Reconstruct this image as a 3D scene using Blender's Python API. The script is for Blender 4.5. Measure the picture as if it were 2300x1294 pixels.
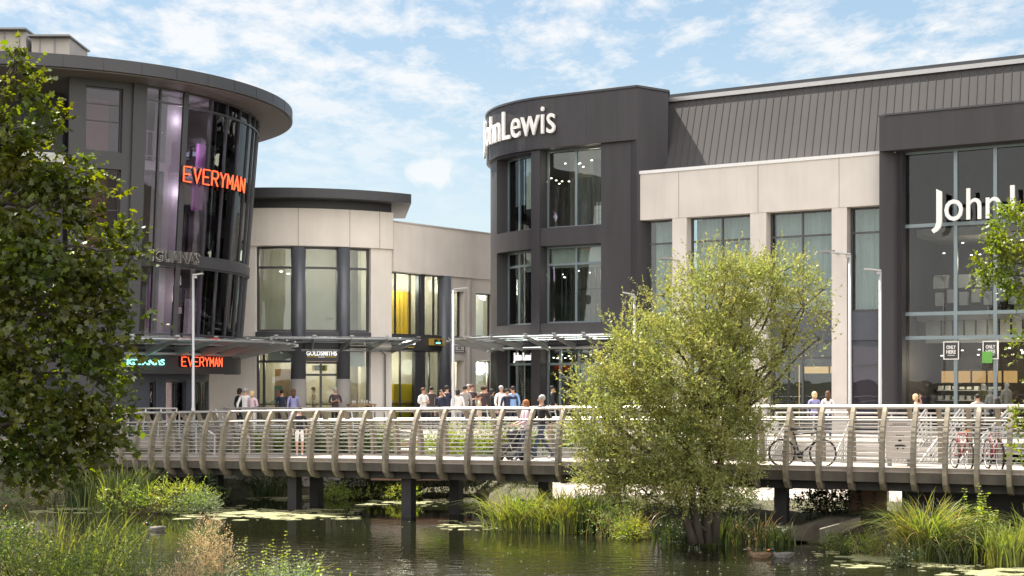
import bpy, bmesh, math, random
import numpy as np
from mathutils import Vector, Matrix
R = math.radians
random.seed(7)
rng = np.random.default_rng(7)
S = bpy.context.scene
C = S.collection
for o in list(bpy.data.objects): bpy.data.objects.remove(o)

# ---------------------------------------------------------------- camera, sky, sun, exposure
F = 50.0 / 36.0 * 2300.0          # focal length in photo pixels
HZ = 855.0                        # horizon row
ZC = 3.88                         # camera height above the water
cam = bpy.data.cameras.new('camera'); cam_o = bpy.data.objects.new('camera', cam); C.objects.link(cam_o)
cam_o.location = (0, 0, ZC); cam_o.rotation_euler = (R(90), 0, 0)
cam.lens = 50; cam.sensor_width = 36; cam.shift_y = (HZ - 647) / 2300.0
cam.clip_start = .5; cam.clip_end = 6000
S.camera = cam_o

X_ = lambda px: (px - 1150.0) / F
SUN_AZ, SUN_EL = 140.0, 61.0      # math azimuth (ccw from +x), elevation
world = bpy.data.worlds.new('World'); S.world = world; world.use_nodes = True
wn = world.node_tree.nodes; wl = world.node_tree.links; wn.clear()
sky = wn.new('ShaderNodeTexSky'); sky.sky_type = 'NISHITA'; sky.sun_disc = False
sky.sun_elevation = R(SUN_EL); sky.sun_rotation = R(90 - SUN_AZ)
sky.air_density = 1.0; sky.dust_density = .6; sky.ozone_density = 1.5
def wmath(op, a, b=None, clamp=False):
    n = wn.new('ShaderNodeMath'); n.operation = op; n.use_clamp = clamp
    for i, v in enumerate((a, b)):
        if v is None: continue
        if isinstance(v, (int, float)): n.inputs[i].default_value = v
        else: wl.new(v, n.inputs[i])
    return n.outputs[0]
tc = wn.new('ShaderNodeTexCoord'); sp = wn.new('ShaderNodeSeparateXYZ'); wl.new(tc.outputs['Generated'], sp.inputs[0])
zc_ = wmath('ADD', wmath('MAXIMUM', sp.outputs[2], 0.0), .06)
cx_ = wmath('DIVIDE', sp.outputs[0], zc_); cy_ = wmath('DIVIDE', sp.outputs[1], zc_)
cb = wn.new('ShaderNodeCombineXYZ'); wl.new(cx_, cb.inputs[0]); wl.new(cy_, cb.inputs[1])
mp = wn.new('ShaderNodeMapping'); wl.new(cb.outputs[0], mp.inputs[0])
mp.inputs['Rotation'].default_value = (0, 0, R(40)); mp.inputs['Scale'].default_value = (1.6, .9, 1)
mp.inputs['Location'].default_value = (3.1, 1.7, 0)
n1 = wn.new('ShaderNodeTexNoise'); wl.new(mp.outputs[0], n1.inputs['Vector'])
n1.inputs['Scale'].default_value = 3.6; n1.inputs['Detail'].default_value = 9; n1.inputs['Roughness'].default_value = .66
n1.inputs['Distortion'].default_value = .15
n2 = wn.new('ShaderNodeTexNoise'); wl.new(mp.outputs[0], n2.inputs['Vector'])
n2.inputs['Scale'].default_value = .42; n2.inputs['Detail'].default_value = 3
mixn = wmath('ADD', wmath('MULTIPLY', n1.outputs[0], .68), wmath('MULTIPLY', n2.outputs[0], .36))
rp = wn.new('ShaderNodeValToRGB'); wl.new(mixn, rp.inputs[0])
rp.color_ramp.elements[0].position = .475; rp.color_ramp.elements[0].color = (0, 0, 0, 1)
rp.color_ramp.elements[1].position = .60; rp.color_ramp.elements[1].color = (1, 1, 1, 1)
# unseen cloud bank behind the camera, added dense and bright to fill shaded facades
# one small cumulus low over the street
cdir = Vector((X_(970), 1, (HZ - 380) / F)).normalized()
vs = wn.new('ShaderNodeVectorMath'); vs.operation = 'DISTANCE'; nzc = wn.new('ShaderNodeTexNoise'); wl.new(tc.outputs['Generated'], nzc.inputs['Vector']); nzc.inputs['Scale'].default_value = 60; nzc.inputs['Detail'].default_value = 5
wl.new(tc.outputs['Generated'], vs.inputs[0]); vs.inputs[1].default_value = cdir
cu = wmath('ADD', vs.outputs['Value'], wmath('MULTIPLY', wmath('SUBTRACT', nzc.outputs[0], .5), .028))
cu = wmath('MULTIPLY', wmath('SUBTRACT', .0165, cu), 160, True)
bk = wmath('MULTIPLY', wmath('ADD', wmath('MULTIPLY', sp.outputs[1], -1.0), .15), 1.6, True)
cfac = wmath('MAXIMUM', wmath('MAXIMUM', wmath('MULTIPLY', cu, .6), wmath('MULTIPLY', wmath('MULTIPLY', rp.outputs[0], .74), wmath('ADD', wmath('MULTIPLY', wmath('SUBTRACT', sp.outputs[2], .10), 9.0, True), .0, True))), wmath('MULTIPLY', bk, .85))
gm_ = wn.new('ShaderNodeGamma'); wl.new(sky.outputs[0], gm_.inputs[0]); gm_.inputs[1].default_value = .5   # gamma flattens the sky so its side behind the camera lights facades more
sat = wn.new('ShaderNodeHueSaturation'); wl.new(gm_.outputs[0], sat.inputs['Color'])
sat.inputs['Saturation'].default_value = 1.9; sat.inputs['Value'].default_value = 1.15
mx = wn.new('ShaderNodeMix'); mx.data_type = 'RGBA'; mx.blend_type = 'MIX'
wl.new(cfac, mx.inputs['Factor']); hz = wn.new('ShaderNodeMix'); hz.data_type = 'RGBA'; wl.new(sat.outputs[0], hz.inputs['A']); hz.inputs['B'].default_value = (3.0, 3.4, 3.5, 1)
hzf = wmath('POWER', wmath('SUBTRACT', 1.0, wmath('MULTIPLY', wmath('MAXIMUM', sp.outputs[2], 0.0), 2.6), True), 2.2)
wl.new(wmath('ADD', wmath('MULTIPLY', hzf, .72), .22), hz.inputs['Factor']); wl.new(hz.outputs['Result'], mx.inputs['A'])
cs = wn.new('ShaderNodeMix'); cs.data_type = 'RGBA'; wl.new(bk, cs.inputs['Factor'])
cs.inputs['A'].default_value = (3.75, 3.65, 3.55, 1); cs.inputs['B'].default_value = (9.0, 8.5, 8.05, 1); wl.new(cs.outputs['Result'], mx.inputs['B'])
bg = wn.new('ShaderNodeBackground'); wl.new(mx.outputs['Result'], bg.inputs[0]); bg.inputs[1].default_value = .10
wo = wn.new('ShaderNodeOutputWorld'); wl.new(bg.outputs[0], wo.inputs[0])

sun = bpy.data.lights.new('sun', 'SUN'); sun_o = bpy.data.objects.new('sun', sun); C.objects.link(sun_o)
sun.energy = 5.0; sun.angle = R(.5); sun.color = (1, .93, .82)
sd = Vector((math.cos(R(SUN_AZ)) * math.cos(R(SUN_EL)), math.sin(R(SUN_AZ)) * math.cos(R(SUN_EL)), math.sin(R(SUN_EL))))
sun_o.rotation_euler = sd.to_track_quat('Z', 'Y').to_euler(); sun_o.location = (-30, 30, 60)

S.view_settings.view_transform = 'Standard'; S.view_settings.look = 'None'
S.view_settings.exposure = 1.54; S.view_settings.gamma = 1
S.render.engine = 'CYCLES'
try:
    S.cycles.max_bounces = 8; S.cycles.transparent_max_bounces = 12; S.cycles.transmission_bounces = 3
    S.cycles.glossy_bounces = 3; S.cycles.diffuse_bounces = 3; S.cycles.caustics_reflective = False; S.cycles.caustics_refractive = False
except Exception: pass

# ---------------------------------------------------------------- pixel helpers (only used to measure the place off the photo)
def u_(px): return (px - 1150.0) / F
def X(px, D): return u_(px) * D
def Z(py, D): return ZC + (HZ - py) / F * D
def W(px, py, D): return Vector((X(px, D), D, Z(py, D)))

# ---------------------------------------------------------------- materials
def _new(name):
    m = bpy.data.materials.new(name); m.use_nodes = True
    return m, m.node_tree.nodes, m.node_tree.links
def mat(name, col, rough=.6, metal=0, var=.12, scale=3.0, bump=0.0, bscale=20.0, spec=.5, stretch=(1, 1, 1), emit=None, es=0, coord='Object', island=0.0, streak=0.0):
    m, N, L = _new(name)
    b = N['Principled BSDF']; b.inputs['Roughness'].default_value = rough; b.inputs['Metallic'].default_value = metal
    b.inputs['Specular IOR Level'].default_value = spec
    t = N.new('ShaderNodeTexCoord'); mpn = N.new('ShaderNodeMapping'); L.new(t.outputs[coord], mpn.inputs[0])
    mpn.inputs['Scale'].default_value = stretch
    n = N.new('ShaderNodeTexNoise'); L.new(mpn.outputs[0], n.inputs['Vector']); n.inputs['Scale'].default_value = scale; n.inputs['Detail'].default_value = 6
    mr = N.new('ShaderNodeMapRange'); L.new(n.outputs[0], mr.inputs[0])
    mr.inputs['From Min'].default_value = .25; mr.inputs['From Max'].default_value = .75
    mr.inputs['To Min'].default_value = 1 - var; mr.inputs['To Max'].default_value = 1 + var
    hs = N.new('ShaderNodeHueSaturation'); hs.inputs['Color'].default_value = (*col, 1)
    val = mr.outputs[0]
    if island:
        g = N.new('ShaderNodeNewGeometry'); m2 = N.new('ShaderNodeMapRange'); L.new(g.outputs['Random Per Island'], m2.inputs[0])
        m2.inputs['To Min'].default_value = 1 - island; m2.inputs['To Max'].default_value = 1 + island
        mm = N.new('ShaderNodeMath'); mm.operation = 'MULTIPLY'; L.new(val, mm.inputs[0]); L.new(m2.outputs[0], mm.inputs[1]); val = mm.outputs[0]
    if streak:      # rain streaks and dirt running down the face
        ms = N.new('ShaderNodeMapping'); L.new(t.outputs[coord], ms.inputs[0]); ms.inputs['Scale'].default_value = (2.0, 2.0, .22)
        n4 = N.new('ShaderNodeTexNoise'); L.new(ms.outputs[0], n4.inputs['Vector']); n4.inputs['Scale'].default_value = 1.0; n4.inputs['Detail'].default_value = 7; n4.inputs['Roughness'].default_value = .65
        m3 = N.new('ShaderNodeMapRange'); L.new(n4.outputs[0], m3.inputs[0]); m3.inputs['From Min'].default_value = .35; m3.inputs['From Max'].default_value = .68
        m3.inputs['To Min'].default_value = 1 + streak * .4; m3.inputs['To Max'].default_value = 1 - streak
        mm = N.new('ShaderNodeMath'); mm.operation = 'MULTIPLY'; L.new(val, mm.inputs[0]); L.new(m3.outputs[0], mm.inputs[1]); val = mm.outputs[0]
    L.new(val, hs.inputs['Value']); L.new(hs.outputs[0], b.inputs['Base Color'])
    if bump:
        n3 = N.new('ShaderNodeTexNoise'); L.new(mpn.outputs[0], n3.inputs['Vector']); n3.inputs['Scale'].default_value = bscale; n3.inputs['Detail'].default_value = 5
        bp = N.new('ShaderNodeBump'); bp.inputs['Strength'].default_value = bump; bp.inputs['Distance'].default_value = .02
        L.new(n3.outputs[0], bp.inputs['Height']); L.new(bp.outputs[0], b.inputs['Normal'])
    if emit: b.inputs['Emission Color'].default_value = (*emit, 1); b.inputs['Emission Strength'].default_value = es
    return m
def glass_mat(name, tint=(.8, .86, .85), refl=.10, rough=.0, ior=1.28):
    m, N, L = _new(name); N.remove(N['Principled BSDF']); out = N['Material Output']
    tr = N.new('ShaderNodeBsdfTransparent'); tr.inputs[0].default_value = (*tint, 1)
    gl = N.new('ShaderNodeBsdfGlossy'); gl.inputs['Roughness'].default_value = rough; gl.inputs[0].default_value = (.92, .95, .97, 1)
    fr = N.new('ShaderNodeFresnel'); fr.inputs[0].default_value = ior
    ad = N.new('ShaderNodeMath'); ad.operation = 'ADD'; ad.use_clamp = True; L.new(fr.outputs[0], ad.inputs[0]); ad.inputs[1].default_value = refl
    t = N.new('ShaderNodeTexCoord'); n3 = N.new('ShaderNodeTexNoise'); L.new(t.outputs['Object'], n3.inputs['Vector']); n3.inputs['Scale'].default_value = .9
    bp = N.new('ShaderNodeBump'); bp.inputs['Strength'].default_value = .05; bp.inputs['Distance'].default_value = .05
    L.new(n3.outputs[0], bp.inputs['Height']); L.new(bp.outputs[0], gl.inputs['Normal'])
    mxs = N.new('ShaderNodeMixShader'); L.new(ad.outputs[0], mxs.inputs[0]); L.new(tr.outputs[0], mxs.inputs[1]); L.new(gl.outputs[0], mxs.inputs[2])
    L.new(mxs.outputs[0], out.inputs[0]); return m
def leaf_mat(name, col, back=None, trans=.4, var=.35, hue=.03, gloss=.12, rough=.45):
    m, N, L = _new(name); N.remove(N['Principled BSDF']); out = N['Material Output']
    g = N.new('ShaderNodeNewGeometry'); mr = N.new('ShaderNodeMapRange'); L.new(g.outputs['Random Per Island'], mr.inputs[0])
    mr.inputs['To Min'].default_value = 1 - var; mr.inputs['To Max'].default_value = 1 + var
    n = N.new('ShaderNodeTexNoise'); n.inputs['Scale'].default_value = 1.3; n.inputs['Detail'].default_value = 2
    L.new(g.outputs['Position'], n.inputs['Vector'])
    mh = N.new('ShaderNodeMapRange'); L.new(n.outputs[0], mh.inputs[0]); mh.inputs['From Min'].default_value = .3; mh.inputs['From Max'].default_value = .7
    mh.inputs['To Min'].default_value = .5 - hue; mh.inputs['To Max'].default_value = .5 + hue
    hs = N.new('ShaderNodeHueSaturation'); hs.inputs['Color'].default_value = (*col, 1); L.new(mr.outputs[0], hs.inputs['Value']); L.new(mh.outputs[0], hs.inputs['Hue'])
    df = N.new('ShaderNodeBsdfDiffuse'); L.new(hs.outputs[0], df.inputs[0])
    tl = N.new('ShaderNodeBsdfTranslucent'); h2 = N.new('ShaderNodeHueSaturation'); L.new(hs.outputs[0], h2.inputs['Color'])
    h2.inputs['Saturation'].default_value = 1.25; h2.inputs['Value'].default_value = 1.7; h2.inputs['Hue'].default_value = .49; L.new(h2.outputs[0], tl.inputs[0])
    m1 = N.new('ShaderNodeMixShader'); m1.inputs[0].default_value = trans; L.new(df.outputs[0], m1.inputs[1]); L.new(tl.outputs[0], m1.inputs[2])
    gl = N.new('ShaderNodeBsdfGlossy'); gl.inputs['Roughness'].default_value = rough; gl.inputs[0].default_value = (.8, .85, .8, 1)
    m2 = N.new('ShaderNodeMixShader'); m2.inputs[0].default_value = gloss; L.new(m1.outputs[0], m2.inputs[1]); L.new(gl.outputs[0], m2.inputs[2])
    L.new(m2.outputs[0], out.inputs[0]); return m
def emit_mat(name, col, s):
    m, N, L = _new(name); N.remove(N['Principled BSDF']); e = N.new('ShaderNodeEmission'); e.inputs[0].default_value = (*col, 1); e.inputs[1].default_value = s
    L.new(e.outputs[0], N['Material Output'].inputs[0]); return m

M = {}
M['stone'] = mat('stone', (.88, .82, .745), .85, var=.07, streak=.045, scale=.7, bump=.15, bscale=40)
M['stone_grey'] = mat('stone_grey', (.63, .59, .55), .85, var=.10, streak=.06, scale=.55, bump=.15, bscale=40)
M['charcoal'] = mat('charcoal', (.040, .037, .042), .55, var=.14, streak=.22, scale=.9, bump=.05, bscale=30, stretch=(1, 1, .15))
M['charcoal_dark'] = mat('charcoal_dark', (.035, .035, .042), .5, var=.08)
M['zinc'] = mat('zinc', (.068, .066, .067), .85, metal=.0, spec=.12, var=.08, scale=.9, stretch=(1, 1, .2))
M['fascia'] = mat('fascia', (.058, .059, .065), .5, metal=.1, var=.08, scale=.6)
M['soffit'] = mat('soffit', (.16, .14, .13), .6, var=.10, scale=.8)
M['frame'] = mat('frame', (.075, .075, .082), .4, metal=.3, var=.05)
M['frame_teal'] = mat('frame_teal', (.19, .24, .26), .35, metal=.3, var=.05)
M['column_blue'] = mat('column_blue', (.135, .145, .165), .35, metal=.2, var=.05)
M['panel_blue'] = mat('panel_blue', (.07, .08, .105), .4, var=.06)
M['glass'] = glass_mat('glass', (.82, .88, .87), .03)
M['glass_dark'] = glass_mat('glass_dark', (.76, .72, .78), .02)
M['glass_deep'] = glass_mat('glass_deep', (.74, .76, .76), .015, ior=1.22)
M['sign_lit'] = mat('sign_lit', (.85, .84, .82), .4, var=.02, emit=(1, .98, .94), es=.28)
M['glass_can'] = glass_mat('glass_can', (.75, .82, .84), .12)
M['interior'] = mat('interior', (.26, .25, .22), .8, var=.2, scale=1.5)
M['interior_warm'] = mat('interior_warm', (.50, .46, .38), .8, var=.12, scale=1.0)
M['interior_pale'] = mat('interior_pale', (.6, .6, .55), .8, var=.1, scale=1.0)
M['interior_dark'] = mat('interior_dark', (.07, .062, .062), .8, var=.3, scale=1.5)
M['purple'] = mat('purple', (.30, .12, .32), .6, var=.3, scale=2)
M['plaster'] = mat('plaster', (.72, .74, .72), .7, var=.06)
M['curtain'] = mat('curtain', (.40, .46, .45), .9, var=.15, scale=8, stretch=(1, 1, .05))
M['curtain_yellow'] = mat('curtain_yellow', (.85, .55, .05), .8, var=.12, scale=5, stretch=(1, 1, .05))
M['curtain_grey'] = mat('curtain_grey', (.22, .19, .18), .9, var=.15, scale=5, stretch=(1, 1, .05))
M['steel'] = mat('steel', (.44, .42, .39), .38, metal=.6, var=.06)
M['steel_dull'] = mat('steel_dull', (.42, .42, .42), .4, metal=.6, var=.06)
M['white_paint'] = mat('white_paint', (.75, .75, .75), .45, var=.03)
M['white_sign'] = mat('white_sign', (.85, .84, .82), .4, var=.02)
M['lamp'] = mat('lamp', (.5, .5, .51), .4, metal=.3, var=.05)
M['lamp_dark'] = mat('lamp_dark', (.22, .22, .22), .4, metal=.3, var=.05)
M['rib'] = mat('rib', (.215, .185, .135), .65, metal=0, var=.4, scale=3.5, bump=.2)
M['deck'] = mat('deck', (.34, .29, .25), .8, var=.10, scale=4, stretch=(1, 6, 1))
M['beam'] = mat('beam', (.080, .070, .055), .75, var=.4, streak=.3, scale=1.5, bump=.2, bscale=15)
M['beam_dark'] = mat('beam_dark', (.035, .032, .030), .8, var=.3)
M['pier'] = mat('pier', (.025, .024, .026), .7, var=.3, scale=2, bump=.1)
M['paving'] = mat('paving', (.28, .25, .225), .85, var=.08, scale=1.2, bump=.1, bscale=30)
M['slope'] = mat('slope', (.36, .31, .27), .9, var=.07, scale=2.5, bump=.15, bscale=14, stretch=(.4, 1.5, 1))
M['concrete'] = mat('concrete', (.11, .10, .075), .9, var=.45, scale=2.2, bump=.3, bscale=16)
M['wall_pale'] = mat('wall_pale', (.42, .39, .36), .85, var=.1, scale=1.5)
M['terracotta'] = mat('terracotta', (.26, .15, .11), .8, var=.12)
M['earth'] = mat('earth', (.05, .045, .028), .95, var=.5, scale=2.5, bump=.6, bscale=12)
M['bark'] = mat('bark', (.055, .045, .033), .9, var=.35, scale=6, bump=.7, bscale=14, stretch=(1, 1, .3))
M['red_neon'] = emit_mat('red_neon', (1.0, .10, .035), 1.1)
M['red_core'] = emit_mat('red_core', (1.0, .42, .30), 1.3)
M['teal_neon'] = emit_mat('teal_neon', (.35, 1.0, .85), .8)
M['downlight'] = emit_mat('downlight', (1, .9, .75), 3)
M['warm_light'] = emit_mat('warm_light', (1, .60, .24), .32)
M['yellow'] = mat('yellow', (.85, .60, .02), .6, var=.05)
M['gold'] = mat('gold', (.75, .50, .10), .4, metal=.3, var=.05)
M['green_sign'] = mat('green_sign', (.01, .16, .08), .5, var=.1)
M['green_lit'] = mat('green_lit', (.12, .35, .06), .5, var=.1)
M['black'] = mat('black', (.012, .012, .014), .4, var=.1)
M['rubber'] = mat('rubber', (.02, .02, .02), .8, var=.1)
M['red_paint'] = mat('red_paint', (.28, .05, .06), .4, var=.1)
M['wood'] = mat('wood', (.35, .2, .09), .6, var=.2, scale=5)
M['orange'] = mat('orange', (.8, .25, .05), .5)
M['pink_red'] = mat('pink_red', (.7, .08, .12), .6, var=.1)

# ---------------------------------------------------------------- object helpers
def meta(o, label=None, cat=None, group=None, kind=None):
    if label: o['label'] = label
    if cat: o['category'] = cat
    if group: o['group'] = group
    if kind: o['kind'] = kind
    return o
def empty(name, loc=(0, 0, 0), rz=0, label=None, cat=None, group=None):
    o = bpy.data.objects.new(name, None); C.objects.link(o); o.location = loc; o.rotation_euler = (0, 0, rz)
    o.empty_display_size = .3
    return meta(o, label, cat, group)
class MB:
    def __init__(s): s.v = []; s.f = []; s.mi = []; s.cur = 0; s.sm = []; s.smooth = False; s.groups = []
    def add(s, v, f):
        b = len(s.v); s.groups.append((b, len(s.f))); s.v.extend([tuple(p) for p in v]); s.f.extend([tuple(i + b for i in q) for q in f])
        s.mi.extend([s.cur] * len(f)); s.sm.extend([s.smooth] * len(f)); return s
    def box(s, c, d, rz=0.0, rx=0.0, ry=0.0, taper=1.0):
        m = Matrix.Rotation(rz, 3, 'Z') @ Matrix.Rotation(rx, 3, 'X') @ Matrix.Rotation(ry, 3, 'Y'); c = Vector(c)
        v = []
        for z in (-.5, .5):
            k = taper if z > 0 else 1
            for x, y in ((-.5, -.5), (.5, -.5), (.5, .5), (-.5, .5)): v.append(c + m @ Vector((x * d[0] * k, y * d[1] * k, z * d[2])))
        return s.add(v, [(3, 2, 1, 0), (4, 5, 6, 7), (0, 1, 5, 4), (1, 2, 6, 5), (2, 3, 7, 6), (3, 0, 4, 7)])
    def tube(s, pts, r, n=8, cap=True, flat=1.0):
        pts = [Vector(p) for p in pts]; rs = r if isinstance(r, (list, tuple)) else [r] * len(pts)
        v = []; f = []; up = Vector((0, 0, 1)); prev = None
        for i, p in enumerate(pts):
            t = (pts[min(i + 1, len(pts) - 1)] - pts[max(i - 1, 0)]);
            if t.length < 1e-9: t = Vector((0, 0, 1))
            t.normalize()
            a = (prev if prev is not None else (up if abs(t.z) < .95 else Vector((1, 0, 0))))
            a = a - t * a.dot(t)
            if a.length < 1e-6: a = Vector((1, 0, 0)) - t * t.x
            a.normalize(); prev = a; b = t.cross(a)
            for k in range(n):
                w = 2 * math.pi * k / n + math.pi / n; v.append(p + a * (math.cos(w) * rs[i]) + b * (math.sin(w) * rs[i] * flat))
        for i in range(len(pts) - 1):
            for k in range(n): f.append((i * n + k, i * n + (k + 1) % n, (i + 1) * n + (k + 1) % n, (i + 1) * n + k))
        if cap: f.append(tuple(range(n - 1, -1, -1))); f.append(tuple((len(pts) - 1) * n + k for k in range(n)))
        old = s.smooth; s.smooth = n > 5; s.add(v, f); s.smooth = old; return s
    def ell(s, c, d, seg=12, rings=8, m=None):
        v = []; f = []; c = Vector(c)
        for i in range(rings + 1):
            ph = math.pi * i / rings
            for k in range(seg):
                w = 2 * math.pi * k / seg; p = Vector((math.sin(ph) * math.cos(w) * d[0], math.sin(ph) * math.sin(w) * d[1], math.cos(ph) * d[2]))
                v.append(c + (m @ p if m else p))
        for i in range(rings):
            for k in range(seg): f.append((i * seg + k, (i + 1) * seg + k, (i + 1) * seg + (k + 1) % seg, i * seg + (k + 1) % seg))
        old = s.smooth; s.smooth = True; s.add(v, f); s.smooth = old; return s
    def prism(s, poly, z0, z1):
        n = len(poly); v = [(p[0], p[1], z0) for p in poly] + [(p[0], p[1], z1) for p in poly]
        return s.add(v, [tuple(range(n - 1, -1, -1)), tuple(range(n, 2 * n))] + [(i, (i + 1) % n, n + (i + 1) % n, n + i) for i in range(n)])
    def build_each(s, name, m, parent=None, **kw):
        g = s.groups + [(len(s.v), len(s.f))]
        for (v0, f0), (v1, f1) in zip(g, g[1:]):
            if f1 == f0: continue
            q = MB(); q.v = s.v[v0:v1]; q.f = [tuple(i - v0 for i in f) for f in s.f[f0:f1]]; q.mi = s.mi[f0:f1]; q.sm = s.sm[f0:f1]; q.build(name, m, parent, **kw)
    def build(s, name, m, parent=None, **kw):
        me = bpy.data.meshes.new(name); me.from_pydata(s.v, [], s.f)
        ms = m if isinstance(m, (list, tuple)) else [m]
        for q in ms: me.materials.append(M[q] if isinstance(q, str) else q)
        me.polygons.foreach_set('material_index', s.mi); me.polygons.foreach_set('use_smooth', s.sm); me.update()
        o = bpy.data.objects.new(name, me); C.objects.link(o)
        if parent is not None:
            o.parent = parent
            o.matrix_parent_inverse = world_matrix(parent).inverted() if kw.pop('world', True) else Matrix()
        else: kw.pop('world', None)
        return meta(o, **kw)
def world_matrix(o):
    m = o.matrix_basis.copy() if True else None
    if o.parent: m = world_matrix(o.parent) @ o.matrix_parent_inverse @ m
    return m
def np_mesh(name, V, faces_n, idx, m, parent=None, smooth=False, **kw):
    """V (n,3); every face has faces_n corners, idx flat array"""
    me = bpy.data.meshes.new(name); nf = len(idx) // faces_n
    me.vertices.add(len(V)); me.vertices.foreach_set('co', V.astype(np.float32).ravel())
    me.loops.add(len(idx)); me.loops.foreach_set('vertex_index', idx.astype(np.int32))
    me.polygons.add(nf); me.polygons.foreach_set('loop_start', np.arange(0, nf * faces_n, faces_n, dtype=np.int32))
    me.polygons.foreach_set('loop_total', np.full(nf, faces_n, dtype=np.int32))
    if smooth: me.polygons.foreach_set('use_smooth', np.ones(nf, dtype=bool))
    me.update(calc_edges=True); me.materials.append(M[m] if isinstance(m, str) else m)
    o = bpy.data.objects.new(name, me); C.objects.link(o)
    if parent is not None: o.parent = parent; o.matrix_parent_inverse = world_matrix(parent).inverted()
    return meta(o, **kw)
def copy_tree(o, parent=None):
    c = o.copy(); C.objects.link(c); c.parent = parent
    for ch in o.children: copy_tree(ch, c)
    return c
# ---------------------------------------------------------------- facades that follow a plan line
class Path:
    def __init__(s, pts, lean=(0, 0), last=False, step=.3):
        s.lean = lean; s.last = last
        P = [Vector((p[0], p[1])) for p in pts]; s.p = P; s.c = [0.0]
        for a, b in zip(P, P[1:]): s.c.append(s.c[-1] + (b - a).length)
        s.L = s.c[-1]
    def _seg(s, t):
        for i in range(len(s.p) - 1):
            if t <= s.c[i + 1] or i == len(s.p) - 2: return i
    def base(s, t):
        i = s._seg(t); a, b = s.p[i], s.p[i + 1]; k = (t - s.c[i]) / (s.c[i + 1] - s.c[i]); return a + (b - a) * k
    def nrm(s, t):
        e = .15; a = s.base(max(t - e, 0)); b = s.base(min(t + e, s.L)); d = (b - a).normalized(); return Vector((d.y, -d.x))
    def off(s, z): return s.lean[0] * (z - s.lean[1])
    def P(s, t, z, o=0.0):
        q = s.base(t) + s.nrm(t) * (o + s.off(z)); return Vector((q.x, q.y, z))
    def S(s, px, z=3.88, o=0.0):
        res = None; n = int(s.L / .05); prev = None; hits = []
        for i in range(n + 1):
            t = s.L * i / n; q = s.P(t, z, o); v = 1150 + F * q.x / q.y - px
            if prev is not None and (prev[1] <= 0 < v or prev[1] >= 0 > v):
                hits.append(prev[0] + (t - prev[0]) * (-prev[1]) / (v - prev[1]))
            prev = (t, v)
        if not hits:
            e0 = s.P(0, z, o); e1 = s.P(s.L, z, o)
            return 0.0 if abs(1150 + F * e0.x / e0.y - px) < abs(1150 + F * e1.x / e1.y - px) else s.L
        return hits[-1] if s.last else hits[0]
    def Z(s, py, t, o=0.0):
        q = s.P(t, 4, o); z = Z(py, q.y); q = s.P(t, z, o); return Z(py, q.y)
    def curved(s, a, b):
        n0 = s.nrm(min(a + .2, b)); return any((s.nrm(a + (b - a) * k / 8) - n0).length > .02 for k in range(9))
def grid(mb, path, s0, s1, z0, z1, of, ob, holes=(), step=.35, zstep=None):
    """slab following the path between offsets of (front) and ob (back), with rectangular holes"""
    ss = {s0, s1}; zs = {z0, z1}
    for h in holes:
        for v in h[:2]:
            if s0 < v < s1: ss.add(v)
        for v in h[2:4]:
            if z0 < v < z1: zs.add(v)
    ss = sorted(ss); zs = sorted(zs); out = [ss[0]]
    for a, b in zip(ss, ss[1:]):
        k = max(1, int(math.ceil((b - a) / step))) if path.curved(a, b) else 1
        out += [a + (b - a) * (i + 1) / k for i in range(k)]
    for c in path.c:   # keep corners
        if s0 < c < s1 and not path.curved(max(c - .01, 0), c + .01) and all(abs(c - q) > .02 for q in out): out.append(c)
    ss = sorted(out)
    ns, nz = len(ss), len(zs)
    def solid(i, j):
        if i < 0 or j < 0 or i >= ns - 1 or j >= nz - 1: return False
        a = (ss[i] + ss[i + 1]) / 2; b = (zs[j] + zs[j + 1]) / 2
        return not any(h[0] < a < h[1] and h[2] < b < h[3] for h in holes)
    V = []; 
    for o in (of, ob):
        for s_ in ss:
            for z in zs: V.append(path.P(s_, z, o))
    q = ns * nz; f = []
    for i in range(ns - 1):
        for j in range(nz - 1):
            if not solid(i, j): continue
            a, b, c, d = i * nz + j, (i + 1) * nz + j, (i + 1) * nz + j + 1, i * nz + j + 1
            f.append((a, b, c, d)); f.append((q + d, q + c, q + b, q + a))
            if not solid(i - 1, j): f.append((a, d, q + d, q + a))
            if not solid(i + 1, j): f.append((b, q + b, q + c, c))
            if not solid(i, j - 1): f.append((a, q + a, q + b, b))
            if not solid(i, j + 1): f.append((d, c, q + c, q + d))
    mb.add(V, f); return mb
def window(path, par, s0, s1, z0, z1, vm=(), hm=(), rec=.25, fw=.06, fm='frame', gm='glass', label=None, name='window', mw=None, fd=.1):
    """vm: s positions, hm: z positions; the frame is the part and its glass the sub-part"""
    mb = MB(); mw = mw or fw; hs = []
    xs = [s0 + fw] + sorted(vm) + [s1 - fw]; zs = [z0 + fw] + sorted(hm) + [z1 - fw]
    for i in range(len(xs) - 1):
        for j in range(len(zs) - 1):
            a = xs[i] + (mw / 2 if i else 0); b = xs[i + 1] - (mw / 2 if i < len(xs) - 2 else 0)
            c = zs[j] + (mw / 2 if j else 0); d = zs[j + 1] - (mw / 2 if j < len(zs) - 2 else 0)
            hs.append((a, b, c, d))
    grid(mb, path, s0 + .004, s1 - .004, z0 + .004, z1 - .004, -rec, -rec - fd, hs)
    w = mb.build(name, fm, par); 
    if label: w['label'] = label
    g = MB(); grid(g, path, s0 + fw * .5, s1 - fw * .5, z0 + fw * .5, z1 - fw * .5, -rec - fd * .45, -rec - fd * .45 - .012)
    g.build('pane', gm, w)
    return (s0, s1, z0, z1)
def bar(mb, path, s0, s1, z0, z1, of, ob): return grid(mb, path, s0, s1, z0, z1, of, ob)
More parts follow.
